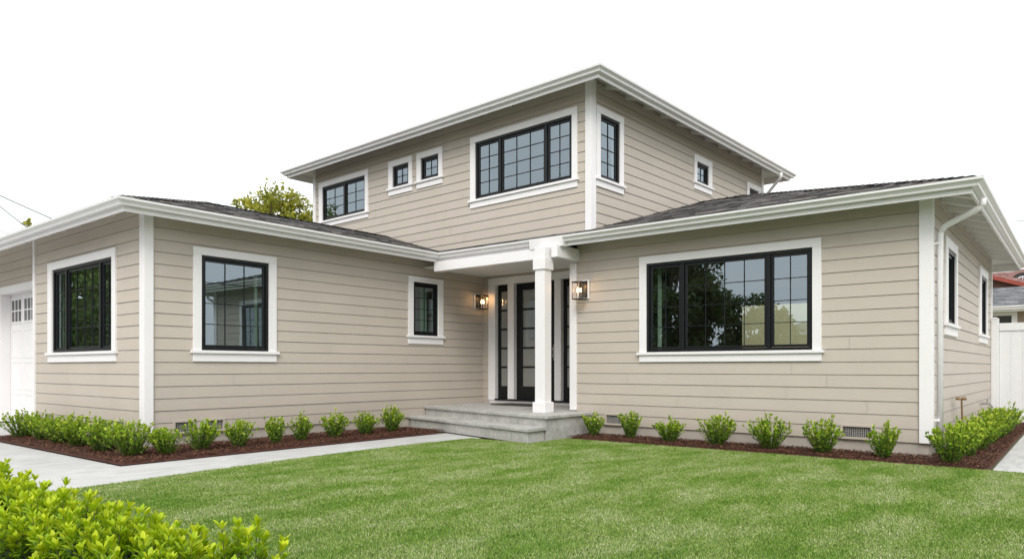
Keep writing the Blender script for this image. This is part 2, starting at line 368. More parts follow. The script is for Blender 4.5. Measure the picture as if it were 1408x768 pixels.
def window(fr, T0, T1, zt, zs, b0, b1, bt, bb, mull=(), grid=((2, 4),), label=None, curtain=None):
    """T0,T1 outer casing; zt top of casing; zs bottom of apron; b0,b1,bt,bb black frame; mull: sash divisions"""
    f = MB(fr); n0, n1 = -0.055, 0.012; fw = 0.042
    f.box(b0, b0 + fw, n0, n1, bb, bt); f.box(b1 - fw, b1, n0, n1, bb, bt)
    f.box(b0 + fw, b1 - fw, n0, n1, bt - fw, bt); f.box(b0 + fw, b1 - fw, n0, n1, bb, bb + fw)
    xs = [b0 + fw] + list(mull) + [b1 - fw]
    for x in mull: f.box(x - 0.026, x + 0.026, n0, n1 - 0.002, bb + fw, bt - fw)
    W = f.build('window', M['black'], house, bev=0.003)
    if label: W['label'] = label
    sa = MB(fr); gl = MB(fr); gr = MB(fr)
    for i in range(len(xs) - 1):
        x0 = xs[i] + (0.026 if i else 0) + 0.004; x1 = xs[i + 1] - (0.026 if i < len(xs) - 2 else 0) - 0.004
        z0, z1 = bb + fw + 0.004, bt - fw - 0.004; sw = 0.034
        a0, a1 = -0.05, -0.012
        sa.box(x0, x0 + sw, a0, a1, z0, z1); sa.box(x1 - sw, x1, a0, a1, z0, z1)
        sa.box(x0 + sw, x1 - sw, a0, a1, z1 - sw, z1); sa.box(x0 + sw, x1 - sw, a0, a1, z0, z0 + sw)
        gl.poly([(x0 + sw - .004, -0.030, z0 + sw - .004), (x1 - sw + .004, -0.030, z0 + sw - .004), (x1 - sw + .004, -0.030, z1 - sw + .004), (x0 + sw - .004, -0.030, z1 - sw + .004)])
        nc, nr = grid[i if i < len(grid) else -1]
        X0, X1, Z0, Z1 = x0 + sw, x1 - sw, z0 + sw, z1 - sw; g = 0.005
        for c in range(1, nc):
            x = X0 + (X1 - X0) * c / nc; gr.box(x - g, x + g, -0.0285, -0.020, Z0, Z1)
        for r in range(1, nr):
            z = Z0 + (Z1 - Z0) * r / nr; gr.box(X0, X1, -0.0280, -0.0205, z - g, z + g)
    sa.build('sash', M['black'], W, bev=0.002); gl.build('pane', M['glass'], W, recalc=False)
    gr.build('grille', M['bar'], W)
    c = MB(fr); e = 0.036
    # casing: legs, head; liner behind
    c.box(T0, b0, -0.004, e, bb, bt); c.box(b1, T1, -0.004, e, bb, bt); c.box(T0, T1, -0.004, e + 0.002, bt, zt)
    c.box(b0 - 0.012, b0 - 0.001, -0.15, -0.0045, bb - .012, bt + .012); c.box(b1 + 0.001, b1 + 0.012, -0.15, -0.0045, bb - .012, bt + .012)
    c.box(b0 - .001, b1 + .001, -0.15, -0.0045, bt + 0.001, bt + 0.012); c.box(b0 - .001, b1 + .001, -0.15, -0.0045, bb - 0.012, bb - 0.001)
    c.build('casing', M['white'], W, bev=0.0025)
    s = MB(fr)
    s.box(T0 - 0.035, T1 + 0.035, -0.004, 0.066, bb - 0.043, bb - .0005)
    s.box(T0, T1, -0.004, 0.034, zs, bb - 0.0435)
    s.build('sill', M['white'], W, bev=0.003)
    if curtain:
        for (x0, x1, mk) in curtain:
            cu = MB(fr); k = max(6, int((x1 - x0) / 0.02))
            pts = [(x0 + (x1 - x0) * i / k, -0.24 - 0.02 * sin(i * 1.3) - 0.008 * sin(i * 2.9)) for i in range(k + 1)]
            for p, q in zip(pts, pts[1:]):
                cu.poly([(p[0], p[1], bb - .05), (q[0], q[1], bb - .05), (q[0], q[1], bt - .02), (p[0], p[1], bt - .02)])
            cu.build('curtain', M[mk], W, recalc=False, smooth=True)
    return (T0 + .03, T1 - .03, zs + .03, zt - .03)

ZT = 3.365
# ---- lower storey walls with their windows
op = [window(F_right, 2.69, 5.38, 2.815, 1.19, 2.805, 5.26, 2.70, 1.34, mull=(3.39, 4.67), grid=((2, 4), (4, 4), (2, 4)), label='wide three-sash front window',
             curtain=[(5.13, 5.21, 'curtain')])]
vent_r = [(2.10, 2.43, 0.215, 0.345), (5.72, 5.98, 0.215, 0.345)]
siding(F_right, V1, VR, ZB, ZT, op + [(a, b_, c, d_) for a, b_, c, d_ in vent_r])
op = [window(F_end, 10.92, 12.05, 2.85, 1.54, 11.13, 11.91, 2.72, 1.70, grid=((1, 1),)),
      window(F_end, 14.9, 16.2, 2.90, 1.55, 15.15, 16.06, 2.76, 1.70, grid=((1, 1),))]
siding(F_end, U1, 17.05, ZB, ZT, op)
op = [window(F_left, 10.64, 13.22, 2.80, 1.19, 10.76, 13.04, 2.68, 1.345, mull=(11.22, 12.51), grid=((2, 4), (4, 4), (2, 4)), label='three-sash side window beside the garage')]
siding(F_left, V2, 13.9, ZB, ZT, op + [(13.05, 13.35, .215, .345), (10.38, 10.66, .215, .345)])
op = [window(F_front, 4.97, 6.29, 2.81, 1.19, 5.09, 6.16, 2.70, 1.35, grid=((3, 4),), curtain=[(6.07, 6.13, 'curtain')]),
      window(F_front, 9.06, 9.97, 2.81, 1.55, 9.18, 9.83, 2.71, 1.71, grid=((2, 4),), label='small front window next to the porch', curtain=[(9.6, 9.8, 'curtain')])]
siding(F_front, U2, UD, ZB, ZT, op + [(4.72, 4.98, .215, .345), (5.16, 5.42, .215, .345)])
siding(F_door, VR, V2, ZB, ZT, [(7.30, 9.60, 0.39, 2.92)])
siding(F_rec, U1, UD, ZB, ZT, [])
siding(F_gar, 13.9, 21.4, 0.0, 3.50, [(14.06, 16.95, 0.0, 2.62)], inner=False)
# inner/rear shells
mb = MB()
for (x0, x1, c, d_) in rects_minus(1.45, 13.8, 0.1, ZT, [(4.9, 6.5, 1.2, 2.6), (9.2, 10.8, 1.2, 2.6)]):
    mb.poly([(17.05, x0, c), (17.05, x1, c), (17.05, x1, d_), (17.05, x0, d_)])
for (x0, x1, c, d_) in rects_minus(4.9, 17.05, 0.1, ZT, [(7.05, 7.9, 1.5, 2.3), (10.5, 12.0, 1.2, 2.6)]):
    mb.poly([(x0, 13.8, c), (x1, 13.8, c), (x1, 13.8, d_), (x0, 13.8, d_)])
mb.poly([(4.71, 21.4, 0), (7.8, 21.4, 0), (7.8, 21.4, ZT), (4.71, 21.4, ZT)])
mb.poly([(7.8, 13.8, 0), (7.8, 21.4, 0), (7.8, 21.4, ZT), (7.8, 13.8, ZT)])
mb.build('rear_wall', M['siding'], house, recalc=False)
mb = MB(); mb.box(4.5, 17.0, 9.9, 13.75, 0.38, 0.44); mb.box(11.32, 17.0, 1.55, 9.9, 0.38, 0.44); mb.box(9.95, 11.32, 1.55, 6.45, 0.38, 0.44)
mb.build('floor', M['intfloor'], house)
mb = MB(); mb.box(4.5, 17.0, 9.85, 13.75, 2.98, 3.0); mb.box(11.3, 17.0, 1.55, 9.85, 2.98, 3.0); mb.box(9.95, 11.3, 1.55, 6.45, 2.98, 3.0)
mb.build('ceiling', M['ceil'], house)
for b6 in ((9.0, 9.1, 9.95, 13.75), (11.4, 13.2, 6.45, 6.55), (12.9, 13.0, 7.2, 9.9), (6.45, 6.55, 9.95, 12.2)):
    mb = MB(); mb.box(*b6, .44, 2.98); mb.build('inner_wall', M['interior'], house)

# ---- upper storey
op = [window(F_uL, 0.25, 2.74, 5.435, 4.10, 0.36, 2.61, 5.32, 4.25, mull=(0.93, 2.0), grid=((2, 4), (3, 4), (2, 4)), label='wide three-sash upstairs window'),
      window(F_uL, 3.51, 4.27, 5.44, 4.72, 3.62, 4.14, 5.32, 4.87, grid=((2, 2),), label='small square upstairs window'),
      window(F_uL, 4.41, 5.17, 5.44, 4.72, 4.52, 5.03, 5.32, 4.87, grid=((2, 2),), label='small square upstairs window'),
      window(F_uL, 5.87, 7.74, 5.43, 4.38, 5.98, 7.60, 5.315, 4.52, mull=(6.76,), grid=((2, 3), (2, 3)), label='two-sash upstairs window')]
siding(F_uL, 0, 7.98, 3.17, 5.90, op)
op = [window(F_uR, 0.13, 0.96, 5.435, 4.10, 0.25, 0.84, 5.32, 4.25, grid=((2, 4),), label='tall narrow upstairs window round the corner'),
      window(F_uR, 3.59, 4.38, 5.41, 4.71, 3.70, 4.22, 5.28, 4.86, grid=((2, 2),)),
      window(F_uR, 6.17, 6.97, 5.36, 4.66, 6.29, 6.82, 5.24, 4.81, grid=((2, 2),))]
siding(F_uR, 0, 7.12, 3.17, 5.90, op)
mb = MB(LOC)
mb.poly([(7.12, 0, 3.1), (7.12, 7.98, 3.1), (7.12, 7.98, 5.9), (7.12, 0, 5.9)])
mb.poly([(0, 7.98, 3.1), (7.12, 7.98, 3.1), (7.12, 7.98, 5.9), (0, 7.98, 5.9)])
mb.build('rear_wall', M['siding'], house, recalc=False)
mb = MB(LOC); mb.box(0.17, 7.0, 0.17, 7.9, 5.56, 5.58); mb.build('ceiling', M['ceil'], house)
mb = MB(LOC); mb.box(0.17, 7.0, 0.17, 7.9, 3.72, 3.74); mb.build('floor', M['intfloor'], house)
for b6 in ((0.16, 4.0, 3.1, 3.2), (3.0, 3.1, 0.16, 3.1), (2.4, 2.5, 3.2, 7.9)):
    mb = MB(LOC); mb.box(*b6, 3.74, 5.56); mb.build('inner_wall', M['interior'], house)

# ---- corner boards, each one a board of its own
def board(fr, s0, s1, z0, z1, n1=0.036, n0=-0.004, name='corner_board'):
    mb = MB(fr); mb.box(s0, s1, n0, n1, z0, z1); return mb.build(name, M['white'], house, bev=0.003)
board(F_right, V1 - 0.036, V1 + 0.11, ZB, 3.30); board(F_end, U1 - 0.0, U1 + 0.12, ZB, 3.30, n1=0.0345)
board(F_front, U2 - 0.036, U2 + 0.09, ZB, 3.30); board(F_left, V2, V2 + 0.11, ZB, 3.30, n1=0.0345)
board(F_uL, -0.036, 0.085, 3.2, 5.83); board(F_uR, 0, 0.115, 3.2, 5.83, n1=0.0345)
board(F_left, 13.82, 13.9, ZB - .1, 3.30); board(F_end, 16.95, 17.05, ZB, 3.30)
board(F_uL, 7.88, 7.98, 3.5, 5.83); board(F_uR, 7.0, 7.12, 4.0, 5.83)
mb = MB(); mb.box(UD - 0.030, UD - 0.0, V2 - 0.03, V2, 0.4, 3.0); mb.build('inside_corner_trim', M['siding'], house)
board(F_right, VR - 0.0, VR + 0.13, 0.40, 2.83, n0=-0.10, n1=0.036, name='porch_pilaster')

# ---- foundation and vents
mb = MB()
mb.box(U1 + 0.012, U1 + 0.2, V1 + .012, VR, -0.1, ZB + .02); mb.box(U1 + 0.2, 17.05, V1 + 0.012, V1 + 0.2, -0.1, ZB + .02)
mb.box(U2 + 0.012, U2 + 0.2, V2 + 0.2, 13.9, -0.1, ZB + .02); mb.box(U2 + 0.012, UD, V2 + 0.012, V2 + 0.2, -0.1, ZB + .02)
mb.build('foundation', M['found'], house)
def vent(fr, s0, s1, z0, z1):
    mb = MB(fr); t = 0.028
    mb.box(s0 - t, s0, -.004, .026, z0 - t, z1 + t); mb.box(s1, s1 + t, -.004, .026, z0 - t, z1 + t)
    mb.box(s0, s1, -.004, .026, z1, z1 + t); mb.box(s0 - t, s1 + t, -.004, .038, z0 - t - .001, z0)
    o = mb.build('foundation_vent', M['siding'], house, bev=0.002)
    g = MB(fr); g.box(s0, s1, -0.03, -0.02, z0, z1)
    k = int((s1 - s0) / 0.021)
    o2 = MB(fr)
    for i in range(k + 1): x = s0 + (s1 - s0) * i / k; o2.box(x - .0035, x + .0035, -0.012, -0.006, z0, z1)
    for i in range(1, 6): z = z0 + (z1 - z0) * i / 6; o2.box(s0, s1, -0.0115, -0.0065, z - .002, z + .002)
    g.build('backing', M['dark'], o); o2.build('mesh_screen', M['vent'], o)
for v_ in vent_r: vent(F_right, *v_)
vent(F_left, 13.05, 13.35, .215, .345); vent(F_left, 10.38, 10.66, .215, .345)
vent(F_front, 4.72, 4.98, .215, .345); vent(F_front, 5.16, 5.42, .215, .345)

# ---- roofs: stepped shingle courses, each course split into tabs
SL = 0.29
rr_ = random.Random(3)
def roof_plane(mb, P, t1, sa, sb, expo=0.135, tab=0.30):
    """P(s,t,h)->xyz ; sa(t), sb(t) limits; t horizontal distance from the eave"""
    t = 0.02
    while t < t1 - 1e-4:
        q = min(t + expo, t1)
        a0, b0, a1, b1 = sa(t), sb(t), sa(q), sb(q)
        if b0 - a0 > 0.02:
            x = a0 - rr_.random() * tab
            lo = min(a0, a1); hi = max(b0, b1); x = lo - rr_.random() * tab
            while x < hi:
                wd = tab * rr_.choice((0.35, 0.5, 0.75, 1.0)); y = x + wd
                f = lambda s, l0, l1: l0 if s < l0 else (l1 if s > l1 else s)
                xb, yb, xt, yt = f(x, a0, b0), f(y, a0, b0), f(x, a1, b1), f(y, a1, b1)
                if b1 <= a1: xt = yt = (a1 + b1) / 2
                if yb - xb > 1e-4 or yt - xt > 1e-4:
                    h = -0.008 + rr_.choice((0, 0.005)); mb.tint = rr_.random() ** 1.6
                    mb.poly([P(xb, t, h), P(yb, t, h), P(yt, q, -0.018), P(xt, q, -0.018)])
                    mb.poly([P(xb, t, -0.024), P(yb, t, -0.024), P(yb, t, h), P(xb, t, h)])
                    if rr_.random() < .8: mb.poly([P(xb, t, h), P(xt, q, -0.018), P(xt, q, -0.022), P(xb, t, -0.022)])
                x = y
        t = q
ZG = 3.2
def ridge_caps(mb, pts, step=0.16, wd=0.14):
    a, b_ = Vector(pts[0]), Vector(pts[1]); L = (b_ - a).length; t = (b_ - a) / L
    side = Vector((t.y, -t.x, 0)).normalized(); k = int(L / step)
    for i in range(k):
        p = a + t * (i * step); q = a + t * min(L, i * step + step * 1.35); mb.tint = rr_.random() * .8
        up0 = Vector((0, 0, 0.014)); up1 = Vector((0, 0, -0.010)); dn = Vector((0, 0, -wd * SL * .72))
        A = [p + side * wd + dn + up0, p + up0 * 1.0, p - side * wd + dn + up0]
        B = [q + side * wd + dn + up1, q + up1, q - side * wd + dn + up1]
        Az = [x - Vector((0, 0, .028)) for x in A]
        mb.poly([A[0], A[1], B[1], B[0]]); mb.poly([A[1], A[2], B[2], B[1]])
        mb.poly([Az[0], Az[1], A[1], A[0]]); mb.poly([Az[1], Az[2], A[2], A[1]])
low = MB()
E0 = 0.03                                              # shingles reach just inside the gutter
cut_u = lambda v: OX + tan(YAW) * (v - OY) + 0.01
cut_v = lambda u: OY - tan(YAW) * (u - OX) + 0.01
# right wing, slope facing -X
def sb_r(t):
    return 9.17 + t if t < 0.62 else cut_v(9.27 + t)
roof_plane(low, lambda s, t, h: (9.27 + t, s, ZG + SL * t + h), 4.19, lambda t: 0.85 + t, sb_r)
roof_plane(low, lambda s, t, h: (s, 0.85 + t, ZG + SL * t + h), 4.19, lambda t: 9.27 + t, lambda t: 17.65 - t)
roof_plane(low, lambda s, t, h: (17.65 - t, s, ZG + SL * t + h), 4.19, lambda t: 0.85 + t, lambda t: 13.9)
roof_plane(low, lambda s, t, h: (s, 9.17 + t, ZG + SL * t + h), 2.33, lambda t: 3.73 + t, lambda t: min(9.27 + t, cut_u(9.17 + t)) if t < 0.6 else cut_u(9.17 + t))
roof_plane(low, lambda s, t, h: (3.73 + t, s, ZG + SL * t + h), 2.33, lambda t: 9.17 + t, lambda t: 22.0)
roof_plane(low, lambda s, t, h: (8.39 - t, s, ZG + SL * t + h), 2.33, lambda t: 13.83 - t, lambda t: 22.0, tab=.6)
roof_plane(low, lambda s, t, h: (s, 13.83 - t, ZG + SL * t + h), 2.33, lambda t: 8.39 - t, lambda t: cut_u(13.8) + .05, tab=.6)
zr = ZG + SL * 4.19; zl = ZG + SL * 2.33
ridge_caps(low, [(9.38, 0.96, ZG + SL * .11), (13.46, 5.04, zr)]); ridge_caps(low, [(17.6, 0.9, ZG), (13.46, 5.04, zr)])
ridge_caps(low, [(13.46, 5.04, zr), (13.46, 6.1, zr)])
ridge_caps(low, [(3.84, 9.28, ZG + SL * .11), (6.06, 11.5, zl)]); ridge_caps(low, [(6.06, 11.5, zl), (10.1, 11.5, zl)])
ridge_caps(low, [(6.06, 11.5, zl), (6.06, 22, zl)])
low.build('roof', M['shingle'], house, recalc=False)
# flashing where the lower roof meets the upper walls
mb = MB(F_uL); 
ZU = 5.73
A0, A1, B0, B1 = -0.6, 7.72, -0.6, 8.50
up = MB(LOC); hw = (A1 - A0) / 2
roof_plane(up, lambda s, t, h: (A0 + t, s, ZU + SL * t + h), hw, lambda t: B0 + t, lambda t: B1 - t)
roof_plane(up, lambda s, t, h: (s, B0 + t, ZU + SL * t + h), hw, lambda t: A0 + t, lambda t: A1 - t)
roof_plane(up, lambda s, t, h: (A1 - t, s, ZU + SL * t + h), hw, lambda t: B0 + t, lambda t: B1 - t, tab=.6)
roof_plane(up, lambda s, t, h: (s, B1 - t, ZU + SL * t + h), hw, lambda t: A0 + t, lambda t: A1 - t, tab=.6)
up.build('roof', M['shingle'], house, recalc=False)

# ---- eaves: fascia, gutter, soffit boards, rafter tails
GP = [(0.002, 0.0), (0.060, 0.0), (0.068, 0.006), (0.072, 0.028), (0.088, 0.046), (0.108, 0.058), (0.116, 0.066), (0.117, 0.088), (0.120, 0.092), (0.107, 0.092), (0.107, 0.070), (0.068, 0.032), (0.060, 0.008), (0.006, 0.008), (0.006, 0.088), (0.002, 0.088)]
def gutter(path, zg, fr=None, side=1):
    mb = MB(fr); mb.sweep(path, [(o, zg - 0.092 + z) for o, z in GP], side); return mb.build('gutter', M['gutter'], house)
def fascia(path, zg, fr=None, side=1):
    mb = MB(fr); mb.sweep(path, [(0, zg - 0.152), (0, zg - 0.012), (-0.025, zg - 0.012), (-0.025, zg - 0.152)], side)
    return mb.build('fascia', M['white'], house)
g = 0.12
P1 = [(3.73 + g, 22.0), (3.73 + g, 9.17 + g), (9.27 + g, 9.17 + g), (9.27 + g, 7.10)]
P2 = [(9.27 + g, 6.44), (9.27 + g, 0.85 + g), (17.65 - g, 0.85 + g), (17.65 - g, 13.5)]
gutter(P1, ZG); gutter(P2, ZG)
fascia([(3.73 + g, 22.0), (3.73 + g, 9.17 + g), (9.27 + g, 9.17 + g), (9.27 + g, .85 + g), (17.65 - g, .85 + g), (17.65 - g, 13.5)], ZG)
PU = [(A0 + g, B1 - g), (A0 + g, B0 + g), (A1 - g, B0 + g), (A1 - g, B1 - g)]
PUc = [(A1 - g, B1 - g), (A0 + g, B1 - g)]
# closed loop for the upper eave (start and end in the middle of the rear side)
loop = [(3.5, B1 - g), (A0 + g, B1 - g), (A0 + g, B0 + g), (A1 - g, B0 + g), (A1 - g, B1 - g), (3.5, B1 - g)]
gutter(loop, ZU, LOC); fascia(loop, ZU, LOC)
# fascia box over the porch column, where the gutter is interrupted
mb = MB(); mb.hexa([(9.285, 6.44, 3.035), (9.388, 6.44, 3.035), (9.388, 7.10, 3.035), (9.285, 7.10, 3.035), (9.262, 6.44, 3.20), (9.388, 6.44, 3.20), (9.388, 7.10, 3.20), (9.262, 7.10, 3.20)])
mb.build('fascia_box', M['white'], house, bev=0.004)

def soffit(quads, fr=None):
    mb = MB(fr)
    for q in quads: mb.poly(q)
    mb.build('soffit', M['soffit'], house, recalc=False)
def zs_(t, zg): return zg + SL * t - 0.045
def eave_strip(fr, dirfn, zg, s0, s1, t0=0.15, t1=0.64): pass
S = []
def strip(p, s0a, s0b, s1a, s1b, zg, t0=0.13, t1=0.66):
    S.append([p(s0a, t0, zs_(t0, zg)), p(s1a, t0, zs_(t0, zg)), p(s1b, t1, zs_(t1, zg)), p(s0b, t1, zs_(t1, zg))])
t0, t1 = .13, .66
strip(lambda s, t, z: (9.27 + t, s, z), .85 + t0, .85 + t1, 9.17 + t0, 9.17 + t1, ZG)
strip(lambda s, t, z: (s, .85 + t, z), 9.27 + t0, 9.27 + t1, 17.65 - t0, 17.65 - t1, ZG)
strip(lambda s, t, z: (17.65 - t, s, z), .85 + t0, .85 + t1, 13.9, 13.9, ZG)
strip(lambda s, t, z: (s, 9.17 + t, z), 3.73 + t0, 3.73 + t1, 9.27 + t0, 9.27 + t1, ZG)
strip(lambda s, t, z: (3.73 + t, s, z), 9.17 + t0, 9.17 + t1, 22.0, 22.0, ZG)
S.append([(3.73 + .6, 13.9, zs_(.6, ZG)), (4.8, 13.9, zs_(1.07, ZG)), (4.8, 22, zs_(1.07, ZG)), (3.73 + .6, 22, zs_(.6, ZG))])
soffit(S); S = []
strip(lambda s, t, z: (A0 + t, s, z), B0 + t0, B0 + t1, B1 - t0, B1 - .58, ZU)
strip(lambda s, t, z: (s, B0 + t, z), A0 + t0, A0 + t1, A1 - t0, A1 - .66, ZU)
strip(lambda s, t, z: (A1 - t, s, z), B0 + t0, B0 + t1, B1 - t0, B1 - .58, ZU)
strip(lambda s, t, z: (s, B1 - t, z), A0 + t0, A0 + t1, A1 - t0, A1 - .66, ZU)
soffit(S, LOC)
def rafters(P, ss, zg, fr=None, t0=.15, t1=.645, depth=0.075):
    for s in ss:
        mb = MB(fr); wd = 0.02
        a, b_ = zs_(t0, zg), zs_(t1, zg)
        mb.hexa([P(s - wd, t0, a - depth), P(s + wd, t0, a - depth), P(s + wd, t1, b_ - depth), P(s - wd, t1, b_ - depth),
                 P(s - wd, t0, a + .004), P(s + wd, t0, a + .004), P(s + wd, t1, b_ + .004), P(s - wd, t1, b_ + .004)])
        mb.build('rafter_tail', M['soffit'], house)
fr_ = lambda a, b_, st: [a + st * i for i in range(int((b_ - a) / st) + 1)]
rafters(lambda s, t, z: (s, .85 + t, z), fr_(10.1, 17.0, .61), ZG)
rafters(lambda s, t, z: (9.27 + t, s, z), fr_(1.9, 6.4, .61), ZG)
rafters(lambda s, t, z: (3.73 + t, s, z), fr_(10.1, 17.0, .61), ZG)
rafters(lambda s, t, z: (s, 9.17 + t, z), fr_(4.7, 9.1, .61), ZG)
rafters(lambda s, t, z: (s, B0 + t, z), fr_(.45, 7.0, .61), ZU, LOC)
rafters(lambda s, t, z: (A0 + t, s, z), fr_(.5, 7.9, .61), ZU, LOC)
# hip rafters at the outer corners
def hipr(x0, y0, dx, dy, zg, fr=None):
    mb = MB(fr); a, b_ = .14, .62; wv = .018
    f = lambda t, o, z: (x0 + dx * t + o * dy * wv, y0 + dy * t - o * dx * wv, z)
    mb.hexa([f(a, -1, zs_(a, zg) - .085), f(a, 1, zs_(a, zg) - .085), f(b_, 1, zs_(b_, zg) - .085), f(b_, -1, zs_(b_, zg) - .085),
             f(a, -1, zs_(a, zg) + .003), f(a, 1, zs_(a, zg) + .003), f(b_, 1, zs_(b_, zg) + .003), f(b_, -1, zs_(b_, zg) + .003)])
    mb.build('hip_rafter', M['soffit'], house)
hipr(9.27, .85, 1, 1, ZG); hipr(3.73, 9.17, 1, 1, ZG); hipr(A0, B0, 1, 1, ZU, LOC); hipr(A1, B0, -1, 1, ZU, LOC); hipr(A0, B1, 1, -1, ZU, LOC)

# ---- downspouts
def pipe(pts, r=0.036, fr=None):
    mb = MB(fr)
    # round the bends
    P_ = [Vector(p) for p in pts]; Q = [P_[0]]
    for a, b_, c in zip(P_, P_[1:], P_[2:]):
        d0 = min(0.09, (b_ - a).length * .45); d1 = min(.09, (c - b_).length * .45)
        p, q = b_ + (a - b_).normalized() * d0, b_ + (c - b_).normalized() * d1
        for i in range(6):
            u = i / 5; Q.append((p * (1 - u) + b_ * u) * (1 - u) + (b_ * (1 - u) + q * u) * u)
    Q.append(P_[-1]); mb.tube(Q, r, 12)
    return mb.build('downspout', M['gutter'], house, smooth=True)
dp = pipe([(9.93, .92, 3.08), (9.93, .92, 2.985), (10.03, 1.365, 2.80), (10.03, 1.365, 0.12)])
for zz in (2.6, 0.45):
    mb = MB(); mb.box(9.98, 10.08, 1.36, 1.43, zz, zz + .03); mb.build('strap', M['gutter'], dp)
pipe([(6.85, -0.54, 5.60), (6.85, -0.54, 5.50), (7.16, -0.06, 5.20), (7.18, 0.02, 4.2)], 0.036, LOC)
pipe([(0.30, 8.40, 5.62), (0.30, 8.40, 5.30), (0.06, 8.03, 5.22), (0.06, 8.03, 4.2)], 0.034, LOC)

# ---- porch: beams, column, ceiling, entry door
mb = MB(); mb.box(9.30, 9.47, 6.62, 9.33, 2.87, 3.045); mb.build('porch_beam', M['white'], house, bev=.004)
mb = MB(); mb.box(9.22, 9.865, 6.50, 6.615, 2.86, 3.06); mb.build('porch_beam', M['white'], house, bev=.004)
mb = MB(); mb.box(9.48, 11.18, 6.56, 9.76, 2.99, 3.01); mb.build('porch_ceiling', M['soffit'], house)
ccu, ccv = 9.20, 6.76
mb = MB(); h = .095; mb.box(ccu - h, ccu + h, ccv - h, ccv + h, 0.40, 3.03); col = mb.build('porch_column', M['white'], house, bev=.006)
mb = MB(); h = .123; mb.box(ccu - h, ccu + h, ccv - h, ccv + h, 0.385, 0.555); mb.build('base', M['white'], col, bev=.006)
mb = MB(); h = .12; mb.box(ccu - h, ccu + h, ccv - h, ccv + h, 2.665, 2.85); h = .1; mb.box(ccu - h, ccu + h, ccv - h, ccv + h, 2.85, 3.034); mb.build('capital', M['white'], col, bev=.006)

DZ = 0.385
ent = MB(F_door)
for a, b_ in ((9.43, 9.62), (8.94, 9.10), (7.79, 7.94), (7.28, 7.47)):
    ent.box(a, b_, -0.12, 0.034, 0.44, 2.80)
ent.box(7.28, 9.62, -0.12, 0.0345, 2.80, 2.94)
ent.box(7.28, 9.62, -0.12, 0.01, DZ, 0.44)
fr_door = ent.build('door_frame', M['white'], house, bev=.004)
def glazed_leaf(name, a, b_, stile, zb, zt, rows, zg0, zg1, parent, handle=False, n0=-.10, n1=-.055):
    mb = MB(F_door)
    mb.box(a, a + stile, n0, n1, zb, zt); mb.box(b_ - stile, b_, n0, n1, zb, zt)
    mb.box(a + stile, b_ - stile, n0, n1, zb, zg0); mb.box(a + stile, b_ - stile, n0, n1, zg1, zt)
    for i in range(1, rows):
        z = zg0 + (zg1 - zg0) * i / rows; mb.box(a + stile, b_ - stile, n0 + .005, n1 - .003, z - .018, z + .018)
    o = mb.build(name, M['black'], parent, bev=.003)
    g_ = MB(F_door); g_.box(a + stile - .003, b_ - stile + .003, (n0 + n1) / 2 - .004, (n0 + n1) / 2 + .004, zg0, zg1); g_.build('pane', M['doorglass'], o)
    if handle:
        h_ = MB(F_door); h_.box(a + .03, a + .07, n1, n1 + .012, 1.25, 1.55)
        h_.tube([(a + .05, n1 + .012, 1.30), (a + .05, n1 + .06, 1.31), (a + .05, n1 + .06, 1.49), (a + .05, n1 + .012, 1.50)], .009, 8)
        h_.build('handle', M['vent'], o)
glazed_leaf('entry_door', 7.945, 8.935, 0.15, 0.475, 2.795, 5, .73, 2.66, house, True)
glazed_leaf('sidelight', 9.105, 9.425, 0.075, 0.475, 2.795, 5, .73, 2.66, house)
glazed_leaf('sidelight', 7.475, 7.785, 0.075, 0.475, 2.795, 5, .73, 2.66, house)
mb = MB(F_door); mb.box(7.47, 9.43, -.11, .055, 0.44, 0.473); mb.build('threshold', M['black'], house, bev=.003)
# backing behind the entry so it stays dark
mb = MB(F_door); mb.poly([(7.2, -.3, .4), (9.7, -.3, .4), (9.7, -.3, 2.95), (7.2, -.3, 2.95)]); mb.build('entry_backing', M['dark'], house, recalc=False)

# ---- garage door
mb = MB(F_gar)
mb.box(16.95, 17.12, -.15, .036, 0.02, 2.56); mb.box(13.93, 14.06, -.15, .036, 0.02, 2.56); mb.box(13.93, 17.12, -.15, .038, 2.56, 2.71)
mb.build('garage_door_frame', M['white'], house, bev=.004)
mb = MB(F_gar); mb.box(14.06, 16.95, -.175, -.15, 0.02, 2.56)
rows = 4; H0 = 0.03; dh = (2.55 - H0) / rows
for r in range(rows):
    z0, z1 = H0 + r * dh + .004, H0 + (r + 1) * dh - .004
    for c in range(4):
        x0 = 14.08 + c * .7175; x1 = x0 + .70
        if r == rows - 1: continue
        mb.box(x0 + .0, x1, -.151, -.142, z0, z0 + .09); mb.box(x0, x1, -.151, -.142, z1 - .09, z1)
        mb.box(x0, x0 + .07, -.151, -.1425, z0 + .09, z1 - .09); mb.box(x1 - .07, x1, -.151, -.1425, z0 + .09, z1 - .09)
gd = mb.build('garage_door', M['white'], house, bev=.002)
for c in range(4):
    x0 = 14.08 + c * .7175 + .06; x1 = x0 + .58; z0, z1 = H0 + 3 * dh + .10, H0 + 4 * dh - .10
    q = MB(F_gar)
    q.box(x0, x1, -.151, -.135, z0 - .04, z0); q.box(x0, x1, -.151, -.135, z1, z1 + .04)
    for i in range(4): x = x0 + (x1 - x0) * i / 3; q.box(x - .014, x + .014, -.151, -.134, z0, z1)
    q.box(x0, x1, -.151, -.1355, (z0 + z1) / 2 - .012, (z0 + z1) / 2 + .012)
    o = q.build('window', M['white'], gd)
# glazing of the garage door as one part
q = MB(F_gar)
for c in range(4):
    x0 = 14.08 + c * .7175 + .06; q.box(x0, x0 + .58, -.1505, -.144, H0 + 3 * dh + .10, H0 + 4 * dh - .10)
q.build('pane', M['glassdark'], gd)

